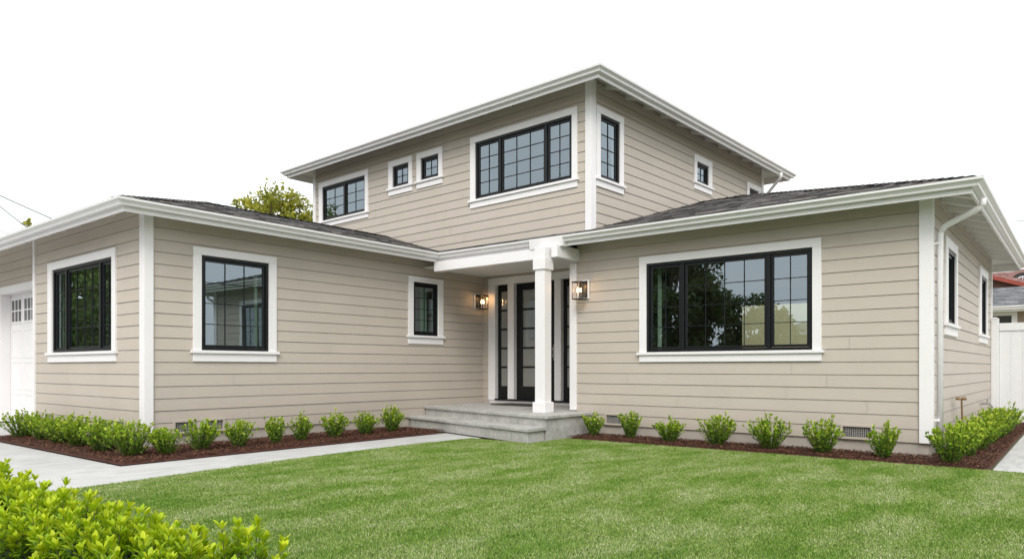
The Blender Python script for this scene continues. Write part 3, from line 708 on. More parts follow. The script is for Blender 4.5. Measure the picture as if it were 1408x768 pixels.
# ------------------------------------------------------------------ steps, mat
steps = empty('porch_steps', (9.0, 7.8, 0), 'grey stone porch landing with one lower step in front of the entry', 'steps')
def slab(name, f0, f1, b0, b1, z0, z1, bev):   # front edge runs from (f0, right) to (f1, left)
    mb = MB(); y0, y1 = f0[1], f1[1]
    P_ = [(f0[0], y0), (b0, y0), (b1, y1), (f1[0], y1)]
    mb.hexa([(x, y, z0) for x, y in P_] + [(x, y, z1) for x, y in P_]); return mb.build(name, M['stone'], steps, bev=bev)
slab('landing_riser', (8.60, 6.26), (9.50, 9.75), 9.838, 9.838, 0.0, .335, .004)
slab('landing_slab', (8.555, 6.22), (9.455, 9.75), 9.84, 9.84, .335, DZ, .006)
slab('landing_floor', (9.841, 6.575), (9.841, 9.75), 11.165, 11.165, 0.0, DZ - .001, .003)
slab('step_riser', (8.19, 6.30), (9.10, 9.75), 8.60, 9.50, 0.0, .165, .004)
slab('step_slab', (8.15, 6.26), (9.055, 9.755), 8.602, 9.502, .165, .215, .006)
mb = MB(); mb.box(10.45, 11.05, 7.95, 8.95, DZ + .002, DZ + .018); o = mb.build('doormat', M['mat'], None, bev=.006)
prop(o, 'dark flat doormat on the porch landing before the black door', 'doormat')

# ------------------------------------------------------------------ wall lanterns
def lantern(fr, s, z, label):
    p = fr(s, 0, z); root = empty('wall_lantern', p, label, 'wall lamp', 'porch lanterns beside the entry')
    mb = MB(fr); mb.box(s - .10, s + .10, .004, .045, z - .155, z + .155); mb.build('mounting_block', M['white'], root, bev=.004)
    mb = MB(fr); mb.box(s - .078, s + .078, .045, .062, z - .135, z + .135); mb.box(s - .03, s + .03, .062, .12, z + .075, z + .105)
    mb.build('backplate', M['black'], root, bev=.002)
    mb = MB(fr); a, b_, n0, n1, z0, z1 = s - .085, s + .085, .085, .255, z - .17, z + .105; t = .008
    for x in (a, b_ - t):
        for y in (n0, n1 - t): mb.box(x, x + t, y, y + t, z0, z1)
    for zz in (z0, z1 - t):
        mb.box(a, b_, n0 + .0005, n0 + t, zz + .0005, zz + t); mb.box(a, b_, n1 - t, n1 - .0005, zz + .0005, zz + t)
        mb.box(a + .0005, a + t, n0 + t, n1 - t, zz + .0005, zz + t); mb.box(b_ - t, b_ - .0005, n0 + t, n1 - t, zz + .0005, zz + t)
    mb.box(a - .006, b_ + .006, n0 - .006, n1 + .006, z1, z1 + .010); mb.box(a, b_, n0, n1, z0 - .006, z0)
    mb.build('cage', M['black'], root)
    g_ = MB(fr)
    for x in (a + .004, b_ - .004): g_.poly([(x, n0 + t, z0), (x, n1 - t, z0), (x, n1 - t, z1), (x, n0 + t, z1)])
    g_.poly([(a + t, n1 - .004, z0), (b_ - t, n1 - .004, z0), (b_ - t, n1 - .004, z1), (a + t, n1 - .004, z1)])
    g_.build('lantern_glass', M['clear'], root, recalc=False)
    nm = (n0 + n1) / 2
    for dx in (-.028, .028):
        c = MB(fr); c.tube([(s + dx, nm, z0), (s + dx, nm, z - .06)], .010, 10); cd = c.build('candle', M['white'], root)
        bl = MB(fr); bl.tube([(s + dx, nm, z - .06), (s + dx, nm, z - .045), (s + dx, nm, z - .02), (s + dx, nm, z + .012), (s + dx, nm, z + .03)], [.006, .015, .017, .009, .002], 10)
        bl.build('bulb', M['bulb'], cd, smooth=True)
    ld = bpy.data.lights.new('lantern_light', 'POINT'); ld.energy = 1.25; ld.color = (1.0, 0.50, 0.18); ld.shadow_soft_size = .03
    lo = bpy.data.objects.new('lantern_light', ld); COL.objects.link(lo); lo.location = fr(s, nm, z + .05)
    lo.parent = root; lo.matrix_parent_inverse = parent_world(root).inverted()
lantern(F_right, 6.40, 2.385, 'black glass wall lantern on the siding right of the white porch column')
lantern(F_front, 10.97, 2.47, 'black glass wall lantern between the small window and the entry')

# ------------------------------------------------------------------ water pipe and faucet on the end wall
root = empty('water_pipe', (11.7, 1.36, 0.2), 'thin brown garden pipe standing against the right end wall', 'pipe')
mb = MB(); mb.tube([(11.95, 1.34, 0.05), (11.75, 1.33, .35), (11.68, 1.33, .66)], .012, 8); mb.build('riser', M['brass'], root)
mb = MB(); mb.tube([(11.45, 1.34, .67), (11.95, 1.33, .68)], .016, 8); mb.tube([(11.68, 1.40, .67), (11.68, 1.27, .67)], .02, 8); mb.build('tap', M['brass'], root)
root = empty('garden_faucet', (15.3, 1.40, 0.45), 'small grey faucet low on the end wall near the fence', 'faucet')
mb = MB(); mb.tube([(15.1, 1.43, .47), (15.1, 1.30, .47), (15.12, 1.25, .40)], .02, 8); mb.build('spout', M['vent'], root)
mb = MB(); mb.tube([(15.1, 1.33, .47), (15.1, 1.33, .54)], .012, 8); mb.tube([(15.02, 1.33, .545), (15.18, 1.33, .545)], .014, 8); mb.build('handle', M['vent'], root)

# ------------------------------------------------------------------ ground
def flat(name, pts, z, m):
    mb = MB(); mb.poly([(x, y, z) for x, y in pts]); return struct(name, mb, m)
flat('ground', [(-900, -900), (900, -900), (900, 900), (-900, 900)], -0.03, M['farground'])
flat('lawn', [(-2.0, -14), (9.1, -14), (9.1, -0.9), (9.1, 6.24), (8.19, 6.24), (8.19, 7.42), (7.2, 7.50), (6.0, 7.46), (5.0, 7.42), (4.0, 7.30), (3.2, 7.20), (2.0, 7.10), (2.0, 2.0), (-2.0, 2.0)], 0.0, M['turf'])
flat('driveway', [(-3.0, 7.1), (2.0, 7.1), (3.2, 7.2), (4.0, 7.30), (4.92, 7.41), (4.92, 8.452), (3.47, 8.452), (3.47, 13.25), (4.9, 13.25), (4.9, 22), (-3.0, 22)], -0.008, M['concrete'])
flat('walkway', [(4.92, 7.41), (5.0, 7.42), (6.0, 7.46), (7.2, 7.50), (8.19, 7.42), (8.45, 7.42), (8.72, 8.452), (4.92, 8.452)], -0.008, M['concrete'])
flat('side_path', [(9.13, -1.6), (24, -1.6), (24, .77), (9.13, .77)], -0.008, M['concrete'])
flat('sidewalk', [(-5, -60), (-3.05, -60), (-3.05, 60), (-5, 60)], -0.004, M['concrete'])
flat('road', [(-14, -80), (-5.2, -80), (-5.2, 80), (-14, 80)], -0.012, M['asphalt'])
BEDS = [[(9.1, .79), (9.86, .79), (9.86, 6.24), (9.1, 6.24)], [(9.86, .79), (17.05, .79), (17.05, 1.44), (9.86, 1.44)],
        [(3.49, 8.47), (4.32, 8.47), (4.32, 13.2), (3.49, 13.2)], [(4.32, 8.47), (8.72, 8.47), (8.72, 9.76), (4.32, 9.76)],
        [(0.2, 1.5), (1.95, 1.5), (1.95, 7.05), (0.2, 7.05)]]
rn = np.random.default_rng(5)
mb = MB()
for B in BEDS:
    x0, y0, x1, y1 = B[0][0], B[0][1], B[2][0], B[2][1]
    nx, ny = max(2, int((x1 - x0) / .09)), max(2, int((y1 - y0) / .09))
    idx = {}
    for i in range(nx + 1):
        for j in range(ny + 1):
            e = i in (0, nx) or j in (0, ny)
            idx[i, j] = mb.P((x0 + (x1 - x0) * i / nx, y0 + (y1 - y0) * j / ny, 0.002 if e else 0.022 + rn.random() * .02))
    for i in range(nx):
        for j in range(ny): mb.f.append([idx[i, j], idx[i + 1, j], idx[i + 1, j + 1], idx[i, j + 1]])
o = mb.build('mulch_bed', M['mulch'], None, recalc=False); o['kind'] = 'structure'
# chips
cp = []
for B in BEDS:
    x0, y0, x1, y1 = B[0][0], B[0][1], B[2][0], B[2][1]; k = int((x1 - x0) * (y1 - y0) * 4200)
    cp.append(np.stack([rn.uniform(x0, x1, k), rn.uniform(y0, y1, k)], 1))
cp = np.concatenate(cp); k = len(cp)
ang = rn.uniform(0, 2 * pi, k); tl = rn.uniform(-.5, .5, k); L = rn.uniform(.005, .017, k); Wd = rn.uniform(.0025, .006, k)
ax = np.stack([np.cos(ang) * np.cos(tl), np.sin(ang) * np.cos(tl), np.sin(tl)], 1); sd = np.stack([-np.sin(ang), np.cos(ang), rn.uniform(-.6, .6, k)], 1)
c0 = np.concatenate([cp, (0.035 + rn.random(k) * .018)[:, None]], 1)
V = np.stack([c0 - ax * L[:, None] - sd * Wd[:, None], c0 + ax * L[:, None] - sd * Wd[:, None], c0 + ax * L[:, None] + sd * Wd[:, None], c0 - ax * L[:, None] + sd * Wd[:, None]], 1).reshape(-1, 3)
o = link('mulch', np_mesh('mulch', V, np.arange(4 * k).reshape(-1, 4), np.repeat(rn.random(k), 4)), M['chip'])
prop(o, 'reddish brown bark mulch filling the planting beds', 'mulch', kind='stuff')

# ------------------------------------------------------------------ grass blades
def in_poly(x, y, P_):
    r = np.zeros(len(x), bool); j = len(P_) - 1
    for i in range(len(P_)):
        xi, yi = P_[i]; xj, yj = P_[j]
        c = ((yi > y) != (yj > y)) & (x < (xj - xi) * (y - yi) / (yj - yi + 1e-12) + xi); r ^= c; j = i
    return r
LP = [(1.95, -3.2), (9.12, -3.2), (9.12, 6.26), (8.2, 6.26), (8.2, 7.41), (7.2, 7.50), (6.0, 7.46), (5.0, 7.42), (4.0, 7.30), (3.2, 7.20), (1.95, 7.10)]
k = 1150000
gx = rn.uniform(1.95, 9.13, k); gy = rn.uniform(-3.2, 7.52, k)
dist = np.hypot(gx, gy); dd = gx * cos(CAMYAW) + gy * sin(CAMYAW); xx = gx * sin(CAMYAW) - gy * cos(CAMYAW)
edge = rn.normal(0, .012, k)
keep = in_poly(gx + edge, gy + edge, LP) & (dd > 2.2) & (np.abs(xx) < dd * .95 + .6)
gx, gy, dist = gx[keep], gy[keep], dist[keep]; k = len(gx)
print('grass blades', k)
clump = np.sin(gx * 9.1 + np.cos(gy * 7.3) * 2) * np.sin(gy * 8.3 + np.sin(gx * 6.1) * 2)
band = np.sin(gx * 4.3 + .6 * np.sin(gy * 1.3) + .35 * gy) 
hgt = rn.uniform(.009, .021, k) * (1 + .12 * clump) ; wdt = rn.uniform(.0018, .0030, k) * np.clip(dist / 5.0, .9, 1.8)
ang = rn.uniform(0, 2 * pi, k); lean = np.abs(rn.normal(0.0, .75, k)); la = rn.uniform(0, 2 * pi, k)
lx, ly = np.cos(la) * np.sin(lean) + .0 * band, np.sin(la) * np.sin(lean)
B0_ = np.stack([gx, gy, np.zeros(k)], 1); sv = np.stack([np.cos(ang), np.sin(ang), np.zeros(k)], 1) * wdt[:, None]
mid = B0_ + np.stack([lx * hgt * .35, ly * hgt * .35, hgt * .6], 1); tip = B0_ + np.stack([lx * hgt * 1.1, ly * hgt * 1.1, hgt * np.cos(lean) ** .5], 1)
V = np.stack([B0_ - sv, B0_ + sv, mid + sv * .8, tip, mid - sv * .8], 1).reshape(-1, 3)
tn = np.clip(rn.beta(2.0, 2.6, k) , 0, 1) ; tn[rn.random(k) < .035] = rn.uniform(.9, 1.0)
tb = np.repeat(tn, 5)
o = link('grass', np_mesh('grass', V, np.arange(5 * k).reshape(-1, 5), tb), M['grass'])
prop(o, 'short mown green lawn grass in front of the house', 'grass', kind='stuff')

# ------------------------------------------------------------------ plants
def norm(a): return a / (np.linalg.norm(a, axis=1, keepdims=True) + 1e-9)
def leaf_mesh(name, P_, A, Nn, L, Wd, tint, fold=.25, droop=.1, wide=.72):
    """obovate folded leaves: P base, A axis, Nn upper normal"""
    A = norm(A); S_ = norm(np.cross(A, Nn)); Nn = norm(np.cross(S_, A)); L = L[:, None]; Wd = Wd[:, None]
    b = P_; m1 = P_ + A * L * .38 - Nn * L * .02; m2 = P_ + A * L * wide - Nn * L * droop * .5; t = P_ + A * L - Nn * L * droop
    l1 = m1 + S_ * Wd * .36 + Nn * Wd * fold * .36; r1 = m1 - S_ * Wd * .36 + Nn * Wd * fold * .36
    l2 = m2 + S_ * Wd * .5 + Nn * Wd * fold * .5; r2 = m2 - S_ * Wd * .5 + Nn * Wd * fold * .5
    t1 = t + S_ * Wd * .14; t2 = t - S_ * Wd * .14
    V = np.stack([b, m1, l1, r1, m2, l2, r2, t, t1, t2], 1).reshape(-1, 3); k = len(P_)
    q = np.array([[0, 1, 2, 2], [0, 3, 1, 1], [1, 4, 5, 2], [3, 6, 4, 1], [4, 7, 8, 5], [6, 9, 7, 4]])
    # triangles for uniformity
    T = np.array([[0, 1, 2], [0, 3, 1], [1, 4, 5], [1, 5, 2], [3, 6, 4], [3, 4, 1], [4, 7, 8], [4, 8, 5], [6, 9, 7], [6, 7, 4]])
    F = (np.arange(k)[:, None, None] * 10 + T[None]).reshape(-1, 3)
    return np_mesh(name, V, F, np.repeat(np.clip(tint, 0, 1), 10))
def leaf_simple(name, P_, A, Nn, L, Wd, tint, fold=.2):
    A = norm(A); S_ = norm(np.cross(A, Nn)); Nn = norm(np.cross(S_, A)); L = L[:, None]; Wd = Wd[:, None]
    b = P_; t = P_ + A * L; l1 = P_ + A * L * .3 + S_ * Wd * .4 + Nn * Wd * fold; l2 = P_ + A * L * .75 + S_ * Wd * .45 + Nn * Wd * fold
    r1 = P_ + A * L * .3 - S_ * Wd * .4 + Nn * Wd * fold; r2 = P_ + A * L * .75 - S_ * Wd * .45 + Nn * Wd * fold
    V = np.stack([b, l1, l2, t, r2, r1], 1).reshape(-1, 3); k = len(P_)
    T = np.array([[0, 1, 2, 3], [0, 3, 4, 5]]); F = (np.arange(k)[:, None, None] * 6 + T[None]).reshape(-1, 4)
    return np_mesh(name, V, F, np.repeat(np.clip(tint, 0, 1), 6))

def bush(x, y, R, Hh, label, seed, group, leafl=.028, nst=None, spread=1.0):
    g = np.random.default_rng(seed)
    root = empty('bush', (x, y, .03), label, 'bush', group)
    nst = nst or int(92 * (R / .25) ** 1.2)
    tw = MB(); Pn = []; An = []; Nn = []; Ln = []; Tn = []; lean_ = g.uniform(0, .45); la_ = g.uniform(0, 6.28)
    for i in range(nst):
        rad = sqrt(g.random()); az = g.uniform(0, 2 * pi)
        ex = R * rad * spread * g.uniform(.75, 1.05); top = Hh * (1 - .26 * rad ** 2.2) * g.uniform(.62, 1.0)
        if g.random() < .12: top *= g.uniform(1.05, 1.22)
        if g.random() < .12: ex *= 1.22
        az += lean_ * sin(az - la_)
        base = np.array([x + .24 * R * rad * cos(az), y + .24 * R * rad * sin(az), .03])
        end = np.array([x + ex * cos(az), y + ex * sin(az), .03 + top])
        ctl = np.array([x + ex * .55 * cos(az), y + ex * .55 * sin(az), .03 + top * .40])
        m_ = 7; ts = np.linspace(0, 1, m_)[:, None]
        pts = (1 - ts) ** 2 * base + 2 * ts * (1 - ts) * ctl + ts ** 2 * end
        tw.tube([tuple(p) for p in pts[::2]], .0035, 3, False, .0012)
        n_ = int(15 + 13 * g.random()); tt = 1 - g.random(n_) ** 1.25 * .93; tt[:4] = g.uniform(.94, 1.0, 4); tt = tt[:, None]
        p = (1 - tt) ** 2 * base + 2 * tt * (1 - tt) * ctl + tt ** 2 * end
        tg = 2 * (1 - tt) * (ctl - base) + 2 * tt * (end - ctl); tg = norm(tg)
        rd = norm(g.normal(0, 1, (n_, 3))); ax_ = norm(tg * .75 + rd * .75 + np.array([0, 0, .18]))
        nn = norm(np.array([0, 0, 1.]) + tg * .5 + g.normal(0, .3, (n_, 3)))
        Pn.append(p + rd * .004); An.append(ax_); Nn.append(nn); Ln.append(leafl * g.uniform(.7, 1.25, n_))
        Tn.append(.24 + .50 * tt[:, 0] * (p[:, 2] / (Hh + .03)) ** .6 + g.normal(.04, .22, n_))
    P_, A, Nm, L, T_ = map(np.concatenate, (Pn, An, Nn, Ln, Tn))
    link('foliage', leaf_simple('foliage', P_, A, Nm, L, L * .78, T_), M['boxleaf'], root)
    tw.build('branches', M['twig'], root, recalc=False)
    return root
GL = 'small shrubs planted round the left wing'; GR = 'small shrubs along the right wing'
BL = [  # x, y, R, H, label
 (3.80, 12.75, .30, .44, 'leftmost bush of the row, at the foot of the white garage door'),
 (3.85, 12.05, .28, .40, 'second bush from the garage door in the dense row'),
 (3.84, 11.30, .28, .40, 'third bush from the garage door, below the left end of the side window'),
 (3.82, 10.60, .29, .42, 'fourth bush from the garage door, below the middle of the side window'),
 (3.80, 9.78, .30, .43, 'fifth bush from the garage door, under the right side of the side window'),
 (3.85, 9.02, .34, .44, 'widest bush, rounding the mulch corner by the white corner board'),
 (4.15, 8.80, .22, .34, 'bush just right of the left white corner board'),
 (4.66, 8.95, .27, .41, 'bush left of centre under the big single-sash front window'),
 (5.15, 8.86, .24, .38, 'ragged bush under the right edge of the single-sash front window'),
 (5.72, 8.88, .18, .40, 'narrow upright bush, left of a close pair mid-way along the wall'),
 (6.18, 8.95, .18, .38, 'narrow upright bush, right of a close pair mid-way along the wall'),
 (6.78, 8.95, .24, .38, 'loose bush between the close pair and the small porch window'),
 (7.42, 9.00, .22, .35, 'low rounded bush below and left of the small porch window'),
 (8.00, 9.02, .22, .42, 'bush beside the left end of the porch steps')]
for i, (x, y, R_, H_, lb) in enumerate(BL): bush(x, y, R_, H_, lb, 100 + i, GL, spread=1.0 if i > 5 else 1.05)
BR = [
 (9.50, 6.00, .17, .36, 'small bush against the right side of the porch landing'),
 (9.52, 5.35, .21, .42, 'upright bush right of the first foundation vent'),
 (9.45, 4.68, .24, .32, 'lowest bush, under the left end of the wide front window'),
 (9.42, 3.95, .29, .42, 'broad bush under the left middle of the wide front window'),
 (9.42, 3.22, .29, .44, 'broad spiky bush under the right middle of the wide front window'),
 (9.36, 2.55, .26, .45, 'tall loose bush under the right end of the wide front window'),
 (9.34, 1.84, .20, .42, 'compact bush right of the visible foundation vent'),
 (9.28, 1.17, .25, .47, 'large bush at the right white corner board and downspout'),
 (10.05, 1.10, .26, .45, 'first bush behind the corner along the right end wall'),
 (10.95, 1.07, .27, .45, 'bush beside the brown pipe on the end wall'),
 (11.95, 1.05, .28, .46, 'third bush behind the corner along the end wall'),
 (12.95, 1.03, .30, .46, 'fourth bush behind the corner along the end wall'),
 (13.95, 1.02, .32, .48, 'last bush of the end wall row, nearest the white fence')]
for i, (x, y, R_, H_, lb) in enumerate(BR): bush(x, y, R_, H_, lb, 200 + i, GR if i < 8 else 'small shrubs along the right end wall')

def hedge_plant(x, y, R, Hh, label, seed, nst=70, lo=.42):
    g = np.random.default_rng(seed); root = empty('hedge_shrub', (x, y, .03), label, 'shrub', 'yellow-green hedge in the near left corner')
    tw = MB(); Pn = []; An = []; Nn = []; Ln = []; Tn = []
    for i in range(nst):
        rad = sqrt(g.random()); az = g.uniform(0, 2 * pi); ex = R * rad
        top = Hh * (1 - .30 * rad ** 2.5) * g.uniform(.66, 1.0) * (1.16 if g.random() < .12 else 1.0)
        base = np.array([x + .3 * ex * cos(az), y + .3 * ex * sin(az), .03]); end = np.array([x + ex * cos(az), y + ex * sin(az), .03 + top])
        ctl = np.array([x + ex * .8 * cos(az), y + ex * .8 * sin(az), .03 + top * .4])
        ts = np.linspace(0, 1, 6)[:, None]; pts = (1 - ts) ** 2 * base + 2 * ts * (1 - ts) * ctl + ts ** 2 * end
        tw.tube([tuple(p) for p in pts], .0045, 4, False, .0018)
        # shoots: rosettes at the tip, spaced leaves lower down
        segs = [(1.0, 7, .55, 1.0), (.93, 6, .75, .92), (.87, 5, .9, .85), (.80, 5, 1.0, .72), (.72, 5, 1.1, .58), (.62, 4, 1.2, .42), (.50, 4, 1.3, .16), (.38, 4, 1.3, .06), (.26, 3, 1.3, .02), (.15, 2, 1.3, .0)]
        a0 = g.uniform(0, 6.28)
        for (tp, nl, opn, tint) in segs:
            tp = min(1, tp + g.uniform(-.03, .03)); q = (1 - tp) ** 2 * base + 2 * tp * (1 - tp) * ctl + tp ** 2 * end
            tg = 2 * (1 - tp) * (ctl - base) + 2 * tp * (end - ctl); tg /= np.linalg.norm(tg)
            e1 = np.cross(tg, [0.3, .2, 1.]); e1 /= np.linalg.norm(e1); e2 = np.cross(tg, e1)
            for j in range(nl):
                a0 += 2.4 + g.uniform(-.3, .3); o_ = e1 * cos(a0) + e2 * sin(a0); op_ = opn * g.uniform(.55, 1.1)
                ax_ = tg * cos(op_) + o_ * sin(op_); Pn.append(q + o_ * .002); An.append(ax_); Nn.append(tg * sin(op_) - o_ * cos(op_) + np.array([0, 0, .3]))
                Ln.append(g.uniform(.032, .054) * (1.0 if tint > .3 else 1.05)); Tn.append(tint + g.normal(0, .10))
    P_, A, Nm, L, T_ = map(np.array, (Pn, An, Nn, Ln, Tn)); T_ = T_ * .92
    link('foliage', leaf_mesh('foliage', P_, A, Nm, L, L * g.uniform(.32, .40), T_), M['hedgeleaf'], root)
    tw.build('branches', M['twig'], root, recalc=False)
HD = [(1.36, 5.75, .36, .43, 'hedge shrub cut by the left edge of the photo, farthest back'),
      (1.32, 5.15, .36, .45, 'tall hedge shrub with dark lower leaves near the left edge'),
      (1.34, 4.62, .34, .435, 'hedge shrub second from the left, in front of the driveway'),
      (1.38, 4.10, .33, .43, 'hedge shrub in the middle of the row, before the lawn corner'),
      (1.40, 3.62, .30, .415, 'hedge shrub right of the middle of the row'),
      (1.45, 3.20, .26, .375, 'low hedge shrub before the gap at the right of the hedge'),
      (1.62, 2.76, .20, .42, 'rightmost sparse hedge shrub with tall shoots at the bottom of the photo')]
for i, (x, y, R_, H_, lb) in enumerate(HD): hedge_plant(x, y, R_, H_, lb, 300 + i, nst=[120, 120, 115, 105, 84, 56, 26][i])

# ------------------------------------------------------------------ trees
def tree(x, y, Hh, R, label, seed, leafmat='treeleaf', nleaf=6000, ll=.13, crown0=.35, group=None, clumps=60):
    g = np.random.default_rng(seed); root = empty('tree', (x, y, 0), label, 'tree', group)
    tr = MB(); hz = Hh * .55
    trunk = [(x, y, -.05), (x + .05 * R, y, hz * .35), (x - .04 * R, y + .05 * R, hz * .7), (x, y, hz)]
    tr.tube(trunk, .05 * Hh * .55, 10, True, .02 * Hh * .6)
    cz = Hh * (crown0 + (1 - crown0) * .5); rz = Hh * (1 - crown0) * .5
    C_ = []
    for i in range(clumps):
        v_ = g.normal(0, 1, 3); v_ /= np.linalg.norm(v_); r_ = g.uniform(.45, 1.0)
        c = np.array([x + v_[0] * R * r_, y + v_[1] * R * r_, cz + v_[2] * rz * r_]); C_.append(c)
        if i % 3 == 0:
            s_ = np.array([x, y, hz * g.uniform(.5, 1)]); mm = (s_ + c) / 2 + g.normal(0, .05 * R, 3)
            tr.tube([tuple(s_), tuple(mm), tuple(c)], .016 * Hh * .5, 6, False, .004 * Hh * .5)
    tr.build('trunk', M['bark'], root, recalc=False)
    C_ = np.array(C_); ci = g.integers(0, clumps, nleaf); cr = R * .24 * g.uniform(.6, 1.3, clumps)
    off = norm(g.normal(0, 1, (nleaf, 3))) * (g.random(nleaf) ** .45 * cr[ci])[:, None]; P_ = C_[ci] + off
    A = norm(g.normal(0, 1, (nleaf, 3)) + np.array([0, 0, -.1])); Nm = norm(g.normal(0, .6, (nleaf, 3)) + np.array([0, 0, 1]))
    L = ll * g.uniform(.6, 1.3, nleaf); T_ = g.uniform(0, 1, nleaf) * .6 + (g.random(clumps) * .4)[ci]
    link('crown', leaf_simple('crown', P_, A, Nm, L, L * .6, T_), M[leafmat], root)
def px(p, d_, z=0):
    X = (p - 704) / 977. * d_; a_ = CAMYAW
    return X * sin(a_) + d_ * cos(a_), -X * cos(a_) + d_ * sin(a_)
x, y = px(386, 30); tree(x, y, 9.0, 1.9, 'olive-green tree rising behind the roof left of the upper storey', 11, nleaf=7000, ll=.17, crown0=.3, clumps=80)
x, y = px(334, 34); tree(x, y, 9.5, 1.2, 'small sparse treetop peeking over the left roof', 12, nleaf=1800, ll=.18, crown0=.45, clumps=30)
x, y = px(428, 31); tree(x, y, 8.6, 1.6, 'lower olive tree half hidden by the upper storey left wall', 14, nleaf=5000, ll=.17, crown0=.3, clumps=50)
x, y = px(38, 34); tree(x, y, 8.3, .8, 'tiny treetop above the gutter at the left edge below the cables', 13, nleaf=900, ll=.2, crown0=.5, clumps=18)
# trees across the street, seen in the window glass
tree(-11.5, 15.4, 8.6, 3.0, 'big dark tree across the street mirrored in the wide front window', 21, 'darkleaf', 22000, .24, .12, 'trees across the street')
tree(-12, 11.6, 4.6, 1.7, 'low dark tree across the street beside the big one', 22, 'darkleaf', 8000, .2, .1, 'trees across the street')
tree(-9, 42, 12, 6, 'tall tree up the street mirrored in the side window', 23, 'midleaf', 26000, .3, .05, 'trees across the street')
tree(-4, 34, 7, 3.6, 'bushy tree beside the driveway up the street', 24, 'midleaf', 14000, .24, .05, 'trees across the street')

# ------------------------------------------------------------------ fence
fence = empty('vinyl_fence', (17.0, 0.5, 0), 'tall white vinyl privacy fence joining the right end of the house', 'fence')
fx = 17.0
for yy, hh in ((1.37, 2.07), (-1.2, 2.07), (-3.7, 2.07)):
    mb = MB(); mb.box(fx - .065, fx + .065, yy - .065, yy + .065, -.02, hh); po = mb.build('post', M['vinyl'], fence, bev=.008)
    mb = MB(); mb.hexa([(fx - .075, yy - .075, hh), (fx + .075, yy - .075, hh), (fx + .075, yy + .075, hh), (fx - .075, yy + .075, hh), (fx - .02, yy - .02, hh + .03), (fx + .02, yy - .02, hh + .03), (fx + .02, yy + .02, hh + .03), (fx - .02, yy + .02, hh + .03)]); mb.build('cap', M['vinyl'], po)
for y0, y1 in ((-1.13, 1.30), (-3.63, -1.27)):
    mb = MB(); mb.box(fx - .04, fx + .04, y0, y1, 1.83, 1.98); mb.build('rail', M['vinyl'], fence, bev=.005)
    mb = MB(); mb.box(fx - .04, fx + .04, y0, y1, .04, .19); mb.build('rail', M['vinyl'], fence, bev=.005)
    mb = MB(); k = int((y1 - y0) / .18); wv = (y1 - y0) / k
    for i in range(k): mb.box(fx - .012, fx + .012, y0 + i * wv + .004, y0 + (i + 1) * wv - .004, .18, 1.84)
    mb.box(fx - .006, fx + .006, y0, y1, .18, 1.84)
    mb.build('panel', M['vinyl'], fence)

o = MB(); o.box(20.5, 20.65, 2.0, 13.0, -.05, 3.4); o = o.build('garden_wall', M['wallcream'], None)
prop(o, 'cream garden wall behind the house glimpsed through the wide front window', 'wall')
# ------------------------------------------------------------------ neighbours on the right
nb = empty('neighbour_house', (29, 0.5, 0), 'low tan neighbour house with grey shingle roof and white gutter behind the fence', 'house')
mb = MB()
for (a, b_, c, d_) in rects_minus(-6.0, 5.5, 0, 2.95, [(1.81, 3.1, 1.3, 2.79)]): mb.poly([(28.0, a, c), (28.0, b_, c), (28.0, b_, d_), (28.0, a, d_)])
mb.poly([(28, -6, 0), (36, -6, 0), (36, -6, 2.95), (28, -6, 2.95)]); mb.poly([(28, 5.5, 0), (36, 5.5, 0), (36, 5.5, 2.95), (28, 5.5, 2.95)]); mb.poly([(36, -6, 0), (36, 5.5, 0), (36, 5.5, 2.95), (36, -6, 2.95)])
mb.build('wall', M['stucco'], nb, recalc=False)
mb = MB(); mb.box(27.95, 28.05, 1.66, 1.81, 1.2, 2.905); mb.box(27.95, 28.05, 3.1, 3.25, 1.2, 2.905); mb.box(27.95, 28.05, 1.81, 3.1, 2.79, 2.905); mb.box(27.95, 28.05, 1.81, 3.1, 1.2, 1.3)
wn = mb.build('window', M['white'], nb, bev=.005)
mb = MB(); mb.box(28.02, 28.06, 1.81, 3.1, 1.3, 2.79); mb.build('pane', M['glassdark'], wn)
mb = MB(); rr_.seed(5)
roof_plane(mb, lambda s, t, h: (27.4 + t, s, 3.07 + .30 * t + h), 2.9, lambda t: -6.6, lambda t: 6.1, expo=.14, tab=.32)
roof_plane(mb, lambda s, t, h: (33.2 - t, s, 3.07 + .30 * t + h), 2.9, lambda t: -6.6, lambda t: 6.1, expo=.3, tab=.6)
mb.build('roof', M['greyshingle'], nb, recalc=False)
mb = MB(); mb.sweep([(27.5, 6.1), (27.5, -6.6)], [(o, 2.95 + z * 1.3) for o, z in GP], side=1); mb.build('gutter', M['gutter'], nb)
mb = MB(); mb.box(27.5, 28.0, -6.5, 6.0, 2.90, 2.945); mb.build('soffit', M['soffit'], nb)

rh = empty('red_roof_house', (39, 2, 0), 'brown house with faded red tile roof, red fascia and arched dormer', 'house')
fz = lambda v: 5.25 + .36 * (v - 3.25)
def slope_box(x0, x1, v0, v1, lo, hi, zlo=None):
    mb = MB(); a = lambda v: zlo if zlo is not None else fz(v) + lo
    mb.hexa([(x0, v1, a(v1)), (x1, v1, a(v1)), (x1, v0, a(v0)), (x0, v0, a(v0)), (x0, v1, fz(v1) + hi), (x1, v1, fz(v1) + hi), (x1, v0, fz(v0) + hi), (x0, v0, fz(v0) + hi)]); return mb
slope_box(38.6, 44, -1.5, 5.0, 0, -.12, 0.0).build('wall', M['brown'], rh)
slope_box(38.2, 38.55, -1.8, 5.2, -.17, .0).build('fascia', M['redtrim'], rh)
mb = MB(); rr_.seed(9)
roof_plane(mb, lambda s, t, h: (38.25 + t, s, (1 - t / 2.75) * fz(s) + t / 2.75 * 5.62 + .03 + h), 2.75, lambda t: -1.8, lambda t: 5.2, expo=.16, tab=.2)
